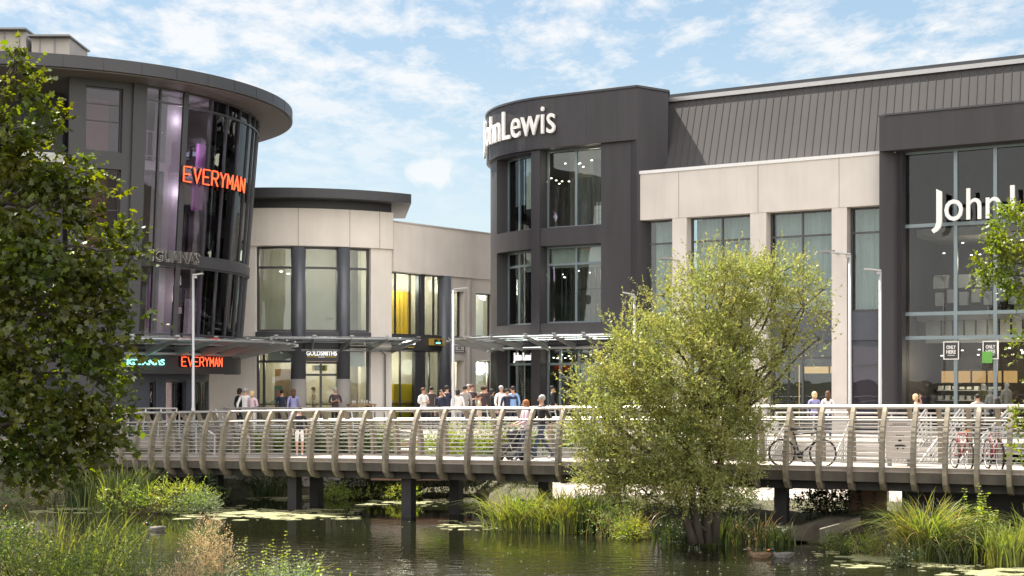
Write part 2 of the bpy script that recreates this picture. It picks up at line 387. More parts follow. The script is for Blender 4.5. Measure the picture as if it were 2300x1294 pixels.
def arc(cx, cy, r, a0, a1, n):   # a: angle of the normal measured from -y towards +x (degrees)
    return [(cx + r * math.sin(R(a0 + (a1 - a0) * i / n)), cy - r * math.cos(R(a0 + (a1 - a0) * i / n))) for i in range(n + 1)]
def ring_roof(mb, outer, inner_c, z0, z1):
    n = len(outer); v = [(p[0], p[1], z0) for p in outer] + [(p[0], p[1], z1) for p in outer]
    mb.add(v, [tuple(range(n)), tuple(range(2 * n - 1, n - 1, -1))] + [(i, n + i, n + (i + 1) % n, (i + 1) % n) for i in range(n)])
# lettering ------------------------------------------------------------------
def text_mesh(txt, depth=.05, bold=0.0, res=3):
    cu = bpy.data.curves.new('t', 'FONT'); cu.body = txt; cu.extrude = depth / 2; cu.offset = bold; cu.size = 1.0; cu.resolution_u = res
    o = bpy.data.objects.new('t', cu); C.objects.link(o)
    dg = bpy.context.evaluated_depsgraph_get(); me = bpy.data.meshes.new_from_object(o.evaluated_get(dg))
    V = [v.co.copy() for v in me.vertices]; Fs = [tuple(p.vertices) for p in me.polygons]
    bpy.data.objects.remove(o); bpy.data.curves.remove(cu); bpy.data.meshes.remove(me)
    return V, Fs
def map_text(txt, path, s0, s1, z0, z1, off, depth=.06, bold=0.0, cap='H'):
    """letters laid between s0..s1; the cap height runs z0..z1, descenders may go lower"""
    V, Fs = text_mesh(txt, 1.0, bold)
    Vh, _ = text_mesh(cap, 1.0, bold)
    y0 = min(v.y for v in Vh); y1 = max(v.y for v in Vh); x0 = min(v.x for v in V); x1 = max(v.x for v in V)
    out = []
    for v in V:
        s_ = s0 + (v.x - x0) / (x1 - x0) * (s1 - s0); z = z0 + (v.y - y0) / (y1 - y0) * (z1 - z0)
        out.append(path.P(min(max(s_, 0), path.L), z, off + v.z * depth))
    return out, Fs
STROKE = {'E': [[(1, 1), (0, 1), (0, 0), (1, 0)], [(0, .5), (.8, .5)]], 'V': [[(0, 1), (.5, 0), (1, 1)]], 'R': [[(0, 0), (0, 1), (.8, 1), (1, .85), (1, .65), (.8, .5), (0, .5)], [(.5, .5), (1, 0)]],
          'Y': [[(0, 1), (.5, .5), (1, 1)], [(.5, .5), (.5, 0)]], 'M': [[(0, 0), (0, 1), (.5, .35), (1, 1), (1, 0)]], 'A': [[(0, 0), (.5, 1), (1, 0)], [(.2, .35), (.8, .35)]], 'N': [[(0, 0), (0, 1), (1, 0), (1, 1)]]}
def neon(path, s0, s1, z0, z1, off, parent, r=.03):
    word = 'EVERYMAN'; n = len(word); p = (s1 - s0) / n
    a = MB(); b = MB()
    for i, ch in enumerate(word):
        for st in STROKE[ch]:
            pts = [path.P(s0 + p * (i + .1 + .72 * x), z0 + y * (z1 - z0), off) for x, y in st]
            a.tube(pts, r * 1.0, 6); 
            pts2 = [path.P(s0 + p * (i + .1 + .72 * x), z0 + y * (z1 - z0), off - r * 3.6) for x, y in st]
            b.tube(pts2, r * 2.4, 6)
    a.build('neon_tube', 'red_neon', parent); b.build('letter_tray', 'black', parent)
class Flat(Path):
    def __init__(s, a, b): Path.__init__(s, [a, b])
GZ = 1.9     # plaza level
# ================================================================ ground, water
def smooth(a, b, x):
    t = np.clip((x - a) / (b - a), 0, 1); return t * t * (3 - 2 * t)
def shore(x):      # far / right-hand waterline (y of the water's edge)
    return np.interp(x, [-60, -18, -13, -9.4, -8.2, -5, -1.2, 0.2, 2.3, 6, 8, 8.8, 9.4, 13, 60], [45, 45, 44.6, 44.8, 47.6, 48, 47.6, 38.2, 36.2, 34.6, 33.2, 31.6, 30.4, 29.4, 26])
def wob(x, y, s=1.0): return np.sin(x * 1.7 * s + y * .6) * .5 + np.sin(x * .63 * s - y * 1.9 * s + 2) * .35 + np.sin(x * 3.9 * s + y * 3.1 * s) * .15
def ground_h(x, y):
    x = np.asarray(x, float); y = np.asarray(y, float)
    sh = shore(x) + wob(x, y) * .25
    far = -.7 + .95 * smooth(-.8, .7, y - sh) + .35 * smooth(.5, 5, y - sh) * 1.0
    far = far + 1.2 * smooth(48.6, 49.2, y) * (y > 48)
    near_e = np.interp(x, [-60, -9, -5, -3.2, -2, 60], [25.5, 25.5, 24.5, 23.2, 20.5, 19])
    near = -.7 + .95 * smooth(-.9, .6, near_e + wob(x, y) * .3 - y) + 1.5 * smooth(0, 16, near_e - y)
    return np.maximum(far, near) + wob(x, y, 2.1) * .035
xs = np.concatenate([np.linspace(-2500, -80, 12), np.linspace(-60, -20, 30), np.linspace(-19.6, 19.6, 140), np.linspace(20, 60, 30), np.linspace(80, 2500, 12)])
ys = np.concatenate([np.linspace(-2500, -80, 8), np.linspace(-40, 18, 24), np.linspace(18.3, 52, 150), np.linspace(54, 80, 12), np.linspace(100, 3000, 12)])
GX, GY = np.meshgrid(xs, ys, indexing='ij'); GH = ground_h(GX, GY)
nv = np.stack([GX, GY, GH], -1).reshape(-1, 3); nx_, ny_ = len(xs), len(ys)
ii, jj = np.meshgrid(np.arange(nx_ - 1), np.arange(ny_ - 1), indexing='ij'); a_ = (ii * ny_ + jj).ravel()
M['ground'] = mat('ground', (.07, .065, .035), .95, var=.5, scale=1.8, bump=.6, bscale=9)
np_mesh('ground', nv, 4, np.stack([a_, a_ + ny_, a_ + ny_ + 1, a_ + 1], -1).ravel(), 'ground', smooth=True, kind='structure')

def water_mat():
    m, N, L = _new('water'); b = N['Principled BSDF']
    b.inputs['Base Color'].default_value = (.010, .011, .005, 1); b.inputs['Roughness'].default_value = .03; b.inputs['IOR'].default_value = 1.42
    b.inputs['Specular IOR Level'].default_value = .5
    g = N.new('ShaderNodeNewGeometry'); mpn = N.new('ShaderNodeMapping'); L.new(g.outputs['Position'], mpn.inputs[0]); mpn.inputs['Scale'].default_value = (.55, 1.0, 1)
    n = N.new('ShaderNodeTexNoise'); L.new(mpn.outputs[0], n.inputs['Vector']); n.inputs['Scale'].default_value = 3.2; n.inputs['Detail'].default_value = 4
    w = N.new('ShaderNodeTexNoise'); L.new(g.outputs['Position'], w.inputs['Vector']); w.inputs['Scale'].default_value = .25
    # calmer under the bridge, livelier towards the near side
    sx = N.new('ShaderNodeSeparateXYZ'); L.new(g.outputs['Position'], sx.inputs[0])
    mr = N.new('ShaderNodeMapRange'); L.new(sx.outputs[1], mr.inputs[0]); mr.inputs['From Min'].default_value = 27; mr.inputs['From Max'].default_value = 38
    mr.inputs['To Min'].default_value = 3.0; mr.inputs['To Max'].default_value = .22
    ml = N.new('ShaderNodeMath'); ml.operation = 'MULTIPLY'; L.new(mr.outputs[0], ml.inputs[0]); L.new(w.outputs[0], ml.inputs[1])
    bp = N.new('ShaderNodeBump'); bp.inputs['Distance'].default_value = .022; L.new(ml.outputs[0], bp.inputs['Strength']); L.new(n.outputs[0], bp.inputs['Height'])
    L.new(bp.outputs[0], b.inputs['Normal']); return m
M['water'] = water_mat()
mb = MB(); mb.add([(-400, -60, 0), (400, -60, 0), (400, 60, 0), (-400, 60, 0)], [(0, 1, 2, 3)]); mb.build('water', 'water', kind='structure')

# plaza and the paved slope down to the water
M['plaza'] = M['paving']
mb = MB(); mb.prism([(-150, 49.0), (1.2, 49.0), (3.0, 46.6), (14, 45.2), (60, 40), (150, 40), (150, 220), (-150, 220)], GZ - .35, GZ)
mb.build('plaza', 'plaza', kind='structure')
mb = MB()
def slab_quad(pts, t=.12):
    n = len(pts); v = pts + [(p[0], p[1], p[2] - t) for p in pts]
    mb.add(v, [tuple(range(n)), tuple(range(2 * n - 1, n - 1, -1))] + [(i, n + i, n + (i + 1) % n, (i + 1) % n) for i in range(n)])
slab_quad([(1.0, 40.6, .52), (16, 37.2, .62), (16, 42.6, 1.12), (1.0, 43.8, 1.0)])
mb.build('paved_path', 'slope', kind='structure')

# ================================================================ department store (corner drum, stone wing, right-hand tower)
A = Vector((5.175, 58.0)); dr = Vector((.857, -.515)).normalized(); nf_ = Vector((dr.y, -dr.x))
def on(t, o=0): q = A + dr * t + nf_ * o; return (q.x, q.y)
def t_at(px, o=0):   # distance along the straight front for a photo column
    b = A + nf_ * o; u = u_(px); return (u * b.y - b.x) / (dr.x - u * dr.y)
Rd = 5.2
t0 = t_at(1232)
p0 = A + dr * t0; cen = p0 - nf_ * Rd
a_end = math.degrees(math.atan2(nf_.x, -nf_.y))
JL = Path(arc(cen.x, cen.y, Rd, -150, a_end, 60)[:-1] + [on(t0), on(0)], last=True)
JLs0 = JL.S(1106) - 6.0
store = empty('department_store', (p0.x, p0.y, GZ), label='charcoal department store with rounded corner drum, pale stone wing and sloped grey metal roof', cat='building')
zt = JL.Z(198, JL.L - .01); sJ = JL.L
def js(px, z): return JL.S(px, z)
def jz(py, px): return JL.Z(py, JL.S(px, 8))
z_crown = jz(318, 1400)
holes = []
def jwin(px0, px1, pt, pb, ref, vmp, hmp=(), **kw):
    s0 = js(px0, 10); s1 = js(px1, 10); z0, z1 = jz(pb, ref), jz(pt, ref)
    h = window(JL, store, s0, s1, z0, z1, [JL.S(v, 10, -.5) for v in vmp], [jz(h_, ref) for h_ in hmp], rec=.5, fm='frame_teal', fw=.09, mw=.1, **kw)
    holes.append(h); return h
w_ul = jwin(1116, 1194, 347, 518, 1165, [1166])
w_ur = jwin(1214, 1350, 328, 508, 1290, [1294])
w_ll = jwin(1116, 1194, 562, 730, 1165, [1166], [595])
w_lr = jwin(1214, 1350, 549, 725, 1290, [1294], [590])
w_gl = jwin(1116, 1194, 777, 960, 1165, [1160], [818])
w_gr = jwin(1214, 1345, 777, 960, 1290, [1258, 1300], [817])
cj = MB()
for k in range(9): s_ = sJ - .9 - k * 1.45; (s_ > JLs0) and cj.box(JL.P(s_, (z_crown + zt) / 2, .181), (.012, .006, zt - z_crown), rz=math.atan2(JL.nrm(s_).x, -JL.nrm(s_).y))
for z in ((w_ul[2] + w_ll[3]) / 2, (w_ll[2] + w_gl[3]) / 2): grid(cj, JL, js(1352, 10), sJ - .01, z - .006, z + .006, .002, -.01)
cj.build_each('panel_joint', 'black', store)
mb = MB(); grid(mb, JL, JLs0, sJ, GZ, z_crown, 0, -.5, holes); grid(mb, JL, js(1194.5, 10), js(1213.5, 10), GZ, z_crown - .01, .05, -.03, ())
mb.build('wall', 'charcoal', store)
mb = MB(); grid(mb, JL, JLs0, sJ, z_crown + .003, zt, .18, -.4); c = mb
mb.build('parapet_band', 'charcoal', store)
mb = MB(); grid(mb, JL, JLs0, sJ + 0, zt + .003, zt + .09, .24, -.5); mb.build('coping', 'fascia', store)
# body behind the drum: return wall going back from the right end, roof
ret = Vector((math.cos(R(36)), math.sin(R(36))))
e0 = Vector(on(0, .18)); rp_ = Path([tuple(e0), tuple(e0 + ret * 1.75), tuple(e0 + ret * 1.75 + Vector((.3, 6)))])
mb = MB(); grid(mb, rp_, .004, rp_.L, GZ, zt, 0, -.4); mb.build('return_wall', 'charcoal', store)
mb = MB(); grid(mb, rp_, .0, rp_.L, zt + .003, zt + .09, .06, -.5); mb.build('coping', 'fascia', store)
mb = MB(); poly = [JL.P(JLs0 + (sJ - JLs0) * i / 24, 0, -.3) for i in range(25)] + [Vector((e0.x + 2, e0.y + 6, 0)), Vector((cen.x + 1, cen.y + 7, 0))]
mb.prism([(p.x, p.y) for p in poly], zt - .5, zt - .3); mb.build('roof', 'fascia', store)
# floors, back wall, contents seen through the glass
inner = [JL.P(JLs0 + (sJ - .6 - JLs0) * i / 24, 0, -.75) for i in range(25)]
back_l = Vector((cen.x + 4.5, cen.y + 8)); back_r = Vector(on(-.3, -6))
def floor(z0, z1, m): mb = MB(); mb.prism([(p.x, p.y) for p in inner] + [(back_r.x, back_r.y), (back_l.x, back_l.y)], z0, z1); return mb.build('floor_slab', m, store)
za = (w_ul[2] + w_ll[3]) / 2; zb = (w_ll[2] + w_gl[3]) / 2
floor(za - .45, za + .05, 'interior'); floor(zb - .45, zb + .05, 'interior'); floor(GZ, GZ + .06, 'interior')
mb = MB()
bw = Path([(p.x, p.y) for p in [JL.P(JLs0 + .2, 0, -.55)]] + [tuple(q) for q in arc(cen.x + .6, cen.y + .6, 2.2, -120, a_end, 12)] + [on(-.5, -3.0), on(-.45, -.8)])
grid(mb, bw, 0, bw.L, GZ, zt - .5, 0, -.15); mb.build('interior_wall', 'interior', store)
def curtain(path, s0, s1, z0, z1, off, m, amp=.06, pitch=.16, name='curtain', parent=None):
    n = int((s1 - s0) / pitch * 6); v = []
    for i in range(n + 1):
        s_ = s0 + (s1 - s0) * i / n; o = off + amp * math.sin(2 * math.pi * (s_ - s0) / pitch + .9 * math.sin(s_ * 3.1))
        v += [path.P(s_, z0, o), path.P(s_, z1, o)]
    mb = MB(); mb.smooth = True; mb.add(v, [(2 * i, 2 * i + 2, 2 * i + 3, 2 * i + 1) for i in range(n)]); return mb.build(name, m, parent)
curtain(JL, js(1243, 10), js(1292, 10), w_ur[2], w_ur[3] - 1.1, -1.5, 'curtain_grey', .07, .28, parent=store)
curtain(JL, js(1300, 10), js(1318, 10), w_ur[2], w_ur[3] - .4, -1.3, 'curtain_grey', .05, .25, parent=store)
mb = MB()   # roller blinds on the first floor
for w in (w_ll, w_lr): grid(mb, JL, w[0] + .1, w[1] - .1, w[3] - .9, w[3] - .08, -.72, -.75)
mb.build_each('blind_or_reflection', 'interior_pale', store)
mb = MB(); grid(mb, JL, w_ul[0] + .1, w_ul[1] - .1, w_ul[2] + 1.0, w_ul[3] - .08, -.72, -.75); mb.build('blind_or_reflection', 'stone', store)  # pale panel added for the cream reflection of the stone shop opposite
mb = MB()
for k in range(9): s_ = w_lr[0] + .3 + k * .24; mb.box(JL.P(s_, (w_lr[2] + w_lr[3] - .9) / 2, -1.3), (.05, .05, w_lr[3] - w_lr[2] - .9))
grid(mb, JL, w_lr[0] + .3, w_lr[1] - .1, w_lr[2] + 1.45, w_lr[2] + 1.5, -1.25, -1.3); mb.build('display_rack', 'black', store)
mb = MB(); rr = random.Random(3)
for w, z in ((w_ur, w_ur[3] - .45), (w_ul, w_ul[3] - .9), (w_lr, w_lr[3] - 1.0), (w_ll, w_ll[3] - 1.0), (w_gr, w_gr[3] - .35), (w_gl, w_gl[3] - .5)):
    for k in range(6): mb.box(JL.P(w[0] + rr.uniform(.2, w[1] - w[0] - .1), z + rr.uniform(-.06, .06), -rr.uniform(1.2, 3)), (.08, .08, .03))
mb.build_each('downlight', 'downlight', store)
# display furniture as separate things
mb = MB(); p = JL.P(js(1325, 10), w_ur[2], -1.5); rzf = math.atan2(dr.y, dr.x)
for k in range(3): mb.box(p + Vector((0, 0, .22 + k * .36)), (.72, .45, .34), rz=rzf)
for k in range(3): mb.box(p + Vector((nf_.x * .24, nf_.y * .24, .22 + k * .36)), (.12, .03, .03), rz=rzf)
mb.build('chest_of_drawers', 'interior_pale', label='pale chest of drawers behind the upper right drum window', cat='drawers')

# ---- stone wing
t_a, t_b = 0.02, t_at(1976)
ST = Path([on(t_a - 0.0), on(t_b + .6)])
def st(px): return ST.S(px, 8)
def sz(py, px): return ST.Z(py, ST.S(px, 8))
z_st, z_sb = sz(392, 1437), sz(495, 1437)
mb = MB(); grid(mb, ST, 0.003, ST.L, z_sb, z_st, .02, -.9); mb.build('stone_band', 'stone_grey', store)
mb = MB(); grid(mb, ST, 0.003, ST.L, z_st + .003, z_st + .13, .07, -1.0); mb.build('coping', 'white_paint', store)
mb = MB()
for px in (1530, 1700, 1868): s_ = st(px) ; mb.box(ST.P(st({1530: 1525, 1700: 1703, 1868: 1885}[px]), (z_st + z_sb) / 2, .022), (.014, .006, z_st - z_sb), rz=rzf)
mb.build_each('panel_joint', 'frame', store)
z_w0 = sz(706, 1640); z_mid = z_sb - .78
cols = [(1510, 1542), (1685, 1721), (1868, 1902)]
for a, b in cols:
    mb = MB(); grid(mb, ST, st(a), st(b), GZ, z_sb - .003, 0, -.75); mb.build('stone_pier', 'stone_grey', store)
spans = [(1437, 1510), (1542, 1685), (1721, 1868), (1902, 1978)]
z_p = sz(768, 1640)
for k, (a, b) in enumerate(spans):
    s0, s1 = st(a) + .01, st(b) - .01; mids = [(s0 + s1) / 2] if k in (1, 2) else []
    window(ST, store, s0, s1, z_w0, z_sb, mids, [z_sb - .95], rec=.45, fw=.07, fm='frame', gm='glass')
    mb = MB(); grid(mb, ST, s0, s1, z_p, z_w0 - .003, -.42, -.6); mb.build('spandrel_panel', 'panel_blue', store)
    if k in (1, 2): window(ST, store, s0, s1, GZ, z_p - .003, mids, [z_p - .65], rec=.45, fw=.08, fm='frame', gm='glass')
    else: 
        mb = MB(); grid(mb, ST, s0, s1, GZ, z_p - .003, -.5, -.6); mb.build('ground_panel', 'panel_blue', store)
        window(ST, store, s0 + .05, s1 - .05, GZ + .2, z_p - .2, [], [z_p - .95], rec=.3, fw=.06, fm='frame', gm='glass_dark', fd=.08)
    curtain(ST, s0 + .1, s1 - .05, z_w0 + .1, z_sb - .05, -.8, 'curtain' , .03, .2, parent=store)
ST2 = Path([on(t_a + .2, -6), on(t_b + 9, -6)])
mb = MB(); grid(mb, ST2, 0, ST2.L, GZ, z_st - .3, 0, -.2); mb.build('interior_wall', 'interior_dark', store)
mb = MB(); mb.prism([on(0.3, -.95), on(t_b + .4, -.95), on(t_b + .4, -6), on(.3, -6)], z_p + .1, z_p + .35); mb.prism([on(0.3, -.95), on(t_b + .4, -.95), on(t_b + .4, -6), on(.3, -6)], GZ, GZ + .05); mb.build('floor_slab', 'interior_dark', store)
mb = MB(); mb.prism([on(.2, -1.01), on(t_b + .6, -1.01), on(t_b + .6, -9), on(.2, -9)], z_st - .3, z_st - .15); mb.build('flat_roof', 'fascia', store)
# warm lit shop display on the ground floor between the piers
mb = MB(); 
for a, b in ((1742, 1762), (1765, 1798), (1806, 1862)): grid(mb, ST, st(a) + .1, st(b) + .15, sz(838, 1800), sz(822, 1800), -2.8, -2.86)
mb.build_each('lit_shelf_sign', 'warm_light', store)
mb = MB()
for k in range(14): mb.box(ST.P(st(1740) + k * .27, sz(800, 1800) + rr.uniform(-.05, .08), -1.5 - rr.uniform(0, 2.5)), (.08, .08, .03))
grid(mb, ST, st(1762), st(1763.5), GZ + .2, z_p - .9, -1.6, -1.65); mb.build_each('downlight', 'warm_light', store)

# ---- sloped metal roof
z_r = Z(222, (A + dr * t_at(1490) - nf_ * 2.6).y + .0)
mb = MB(); L0 = t_at(1463, -1.0); set0, set1 = -1.02, -2.7
def rf(t, k):    # k: 0 foot .. 1 ridge
    q = A + dr * t + nf_ * (set0 + (set1 - set0) * k); return Vector((q.x, q.y, z_st + .1 + (z_r - z_st - .1) * k))
Lr0 = t_at(1490, set1); Lr1 = t_at(2520, set1)
mb.add([rf(L0, 0), rf(Lr1, 0), rf(Lr1, 1), rf(Lr0, 1), rf(L0, 0) - Vector((nf_.x, nf_.y, 0)) * 6, rf(Lr0, 1) - Vector((nf_.x, nf_.y, 0)) * 4, rf(Lr1, 1) - Vector((nf_.x, nf_.y, 0)) * 4],
       [(0, 1, 2, 3), (3, 2, 6, 5), (0, 3, 5, 4)])
mb.build('sloped_roof', 'zinc', store)
mb = MB(); nrm_r = (rf(1, 0) - rf(0, 0)).cross(rf(0, 1) - rf(0, 0)).normalized()
if nrm_r.y > 0: nrm_r = -nrm_r
t = .0; tl = L0
while tl < Lr1:
    a0 = rf(tl, 0.0); k0 = 0; a1 = rf(tl + (Lr0 - L0), 1.0); w = Vector((dr.x, dr.y, 0)) * .010; h = nrm_r * .022
    mb.add([a0 - w, a0 + w, a1 + w, a1 - w, a0 - w + h, a0 + w + h, a1 + w + h, a1 - w + h], [(4, 5, 6, 7), (0, 4, 7, 3), (1, 2, 6, 5), (0, 1, 5, 4), (3, 7, 6, 2)]); tl += .31
mb.build('roof_seam', 'zinc', store)
RT = Path([(rf(Lr0 - .05, 1).x, rf(Lr0 - .05, 1).y), (rf(Lr1, 1).x, rf(Lr1, 1).y)])
mb = MB(); grid(mb, RT, 0, RT.L, z_r - .04, z_r + .13, .14, -.3); mb.build('ridge_gutter', 'steel_dull', store)
mb = MB(); grid(mb, RT, .05, RT.L, z_r + .133, z_r + .30, -.02, -4); mb.build('ridge_cap', 'fascia', store)
mb = MB(); a0 = rf(L0, 0) + nrm_r * .03; a1 = rf(Lr0, 1) + nrm_r * .03; mb.tube([a0, a1], .07, 4); mb.build('verge_trim', 'zinc', store)

# ---- right-hand tower
TP = .5
T1 = t_at(1975, TP); T2 = t_at(2460, TP)
TW = Path([on(T1, -6), on(T1, TP), on(T2, TP), on(T2, -9)]); c1 = TW.c[1]
def ts(px): return max(TW.S(px, 8), c1)
def tz(py, px): return TW.Z(py, ts(px) + .01)
z_tt = tz(262, 1978)
s0, s1 = ts(2041), ts(2400)
vms = [TW.S(v, 8, -.8) for v in (2147, 2236, 2325)]
g0, g1 = GZ, tz(340, 2060)
hmz = [tz(500, 2100), tz(702, 2100), tz(757, 2100)]
h = window(TW, store, s0, s1, g0, g1, vms, hmz, rec=.75, fw=.1, mw=.13, fm='frame_teal', gm='glass_deep', name='shop_window', fd=.14)
mb = MB(); grid(mb, TW, 0.5, TW.L, GZ, z_tt, 0, -.75, [h]); mb.build('tower_wall', 'charcoal', store)
mb = MB(); grid(mb, TW, 0.5, TW.L, z_tt + .003, z_tt + .07, .06, -.8); mb.build('coping', 'fascia', store)
mb = MB(); mb.prism([on(T1 + .3, -.1), on(T2 - .7, -.1), on(T2 - .7, -8), on(T1 + .3, -8)], z_tt - .5, z_tt - .3); mb.build('roof', 'fascia', store)
mb = MB(); 
for z in (hmz[0] + .0, hmz[1] + .1): mb.prism([on(T1 + .8, -1.6), on(T2 - .8, -1.6), on(T2 - .8, -7), on(T1 + .8, -7)], z - .3, z)
mb.prism([on(T1 + .8, -.6), on(T2 - .8, -.6), on(T2 - .8, -7), on(T1 + .8, -7)], GZ, GZ + .05)
mb.build('floor_slab', 'interior', store)
TI = Path([on(T1 + .3, -5.4), on(T2 - .3, -5.4)])
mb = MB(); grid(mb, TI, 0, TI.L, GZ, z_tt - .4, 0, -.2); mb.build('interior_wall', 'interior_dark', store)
mb = MB(); TF = Path([on(T1 + .8, -1.7), on(T2 - .8, -1.7)])
for k in range(12): s_ = .9 + k * .42; mb.box(TF.P(s_, (hmz[1] + hmz[2]) / 2, 0), (.05, .05, .95))
grid(mb, TF, .4, 6.5, hmz[1] + .95, hmz[1] + 1.0, .02, -.02); mb.build('rack', 'black', store)
mb = MB(); grid(mb, TF, .2, 6.8, hmz[1] + .1, hmz[2] - .15, -.45, -.5); mb.build_each('blind_or_reflection', 'interior_pale', store)
mb = MB(); rr = random.Random(9)
for zz in (hmz[2] - .35, hmz[0] - .45, hmz[0] - .9, hmz[2] - .55):
    for k in range(14): mb.box(TF.P(rr.uniform(.3, 6.6), zz + rr.uniform(-.08, .08), -rr.uniform(.1, 4.5)), (.07, .07, .03))
mb.build_each('downlight', 'downlight', store)
mb = MB()   # beige lit boxes and shelves on the ground floor
for k in range(5): grid(mb, TF, .5 + k * .58, .94 + k * .58, GZ + 1.9, GZ + 2.35, -1.6, -1.9)
mb.build_each('lit_shelf_sign', 'warm_light', store)
mb = MB()
for k in range(4):
    grid(mb, TF, .4, 2.9, GZ + .45 + k * .38, GZ + .48 + k * .38, -1.3, -1.8)
    for j in range(9): q = TF.P(.5 + j * .27, GZ + .56 + k * .38, -1.5); mb.box(q, (.16, .2, rr.uniform(.08, .2)), rz=rzf)
mb.build('shelf', 'interior_pale', store)
mb = MB(); 
for k in range(7): q = TF.P(.6 + k * .45, hmz[0] - 2.6 + (k % 2) * .1, -1.0); mb.box(q, (.3, .3, .5), rz=rzf)
for k in range(6): q = TF.P(.6 + k * .8, hmz[1] + 1.3, -1.2); mb.box(q, (.55, .3, .55), rz=rzf)
mb.build_each('merchandise', 'interior_pale', store)

# ---- glass canopies with steel arms
def canopy(path, s0, s1, zi, zo, w, parent, pitch=1.3, tip=0.0):
    n = max(4, int((s1 - s0) / .35)); V = []; F_ = []
    for i in range(n + 1):
        s_ = s0 + (s1 - s0) * i / n
        for o, z in ((.05, zi), (w, zo)):
            p = path.P(s_, z, 0); nn = path.nrm(s_); q = Vector((p.x + nn.x * o, p.y + nn.y * o, z)); V += [q, q + Vector((0, 0, .025))]
    for i in range(n):
        a = i * 4; b = a + 4; F_ += [(a, a + 2, b + 2, b), (a + 1, b + 1, b + 3, a + 3), (a + 2, a + 3, b + 3, b + 2)]
    g = MB(); g.add(V, F_); can = g.build('canopy', 'glass_can', parent)
    fr = MB(); k = max(2, int(round((s1 - s0) / pitch)))
    for i in range(k + 1):
        s_ = s0 + (s1 - s0) * i / k; p = path.P(s_, zi, 0); nn = path.nrm(s_); n3 = Vector((nn.x, nn.y, 0)); sd_ = Vector((-nn.y, nn.x, 0)) * .03
        a = p + n3 * .02; b = p + n3 * (w + .12); b.z = zo
        v = [a + sd_ + Vector((0, 0, -.33)), a + sd_ + Vector((0, 0, -.03)), b + sd_ + Vector((0, 0, -.03)), b + sd_ + Vector((0, 0, -.10))]
        fr.add([q for q in v] + [q - sd_ * 2 for q in v], [(0, 1, 2, 3), (7, 6, 5, 4), (0, 3, 7, 4), (1, 5, 6, 2), (3, 2, 6, 7)])
        for q in (.35, .7, 1.0): fr.box(p + n3 * (w * q) + Vector((0, 0, (zo - zi) * q + .06)), (.16, .05, .05), rz=math.atan2(sd_.y, sd_.x))
    for o, z, r in ((w * .98, zo - .06, .05), (w * .55, (zi + zo) / 2 - .05, .03), (.10, zi - .22, .06)):
        pts = []
        for i in range(n + 1):
            p = path.P(s0 + (s1 - s0) * i / n, z, 0); nn = path.nrm(s0 + (s1 - s0) * i / n); pts.append(Vector((p.x + nn.x * o, p.y + nn.y * o, z)))
        fr.tube(pts, r, 6)
    fr.build('canopy_frame', 'steel_dull', can); return can
zci = Z(768, 58.5)
canopy(JL, JL.S(1107, 5) - 1.2, js(1425, 5), zci, zci + .28, 1.9, store)

# ---- store signs
sg = MB(); s_l = js(1142, z_crown + 1); s_e = js(1255, z_crown + 1)
zb_ = jz(306, 1200) ; zc2 = zb_ + 1.22
v, f = map_text('Lewis', JL, s_l, s_e, zb_, zc2, .30, .1, .002, 'L'); sg.add(v, f)
wj = (s_e - s_l)
v, f = map_text('ohn', JL, s_l - wj * .62, s_l - wj * .07, zb_, zc2, .30, .1, .002, 'L'); sg.add(v, f)
def letter_j(path, s_, z0, z1, off, k, mb):
    h = z1 - z0; pts = [(0, z1), (k, z1 - h * .09), (k, z0 + h * .0), (k * .8, z0 - h * .18), (k * .2, z0 - h * .30), (-k * .5, z0 - h * .36), (-k * .9, z0 - h * .26), (-k * .25, z0 - h * .17), (0, z0 - h * .02)]
    V = [path.P(s_ + a, b, off + .05) for a, b in pts] + [path.P(s_ + a, b, off - .05) for a, b in pts]; n = len(pts)
    mb.add(V, [tuple(range(n - 1, -1, -1)), tuple(range(n, 2 * n))] + [(i, (i + 1) % n, n + (i + 1) % n, n + i) for i in range(n)])
letter_j(JL, s_l - wj * .76, zb_, zc2, .3, .19, sg)
sg.build('store_sign', 'white_sign', label='large white John Lewis lettering wrapped round the top of the charcoal drum', cat='sign')
sg = MB(); a, b = ts(2120), ts(2247); zb_ = tz(493, 2170); zc2 = zb_ + 1.12
v, f = map_text('ohn', TW, a, b, zb_, zc2, -.1, .1, .004, 'L'); sg.add(v, f)
v, f = map_text('Lewis', TW, ts(2268), ts(2268) + 3.1, zb_, zc2, -.1, .1, .004, 'L'); sg.add(v, f)
letter_j(TW, ts(2102), zb_, zc2 + .05, -.1, .2, sg)
sg.build('store_sign', 'white_sign', label='large white John Lewis lettering across the tall glass front at the far right', cat='sign')
sg = MB(); v, f = map_text('John Lewis', JL, js(1141, 5), js(1189, 5), Z(808, 59.5), Z(790, 59.5), -.3, .06, .02, 'L'); sg.add(v, f)
sg.build('store_sign', 'sign_lit', label='small white John Lewis lettering over the drum entrance door', cat='sign')
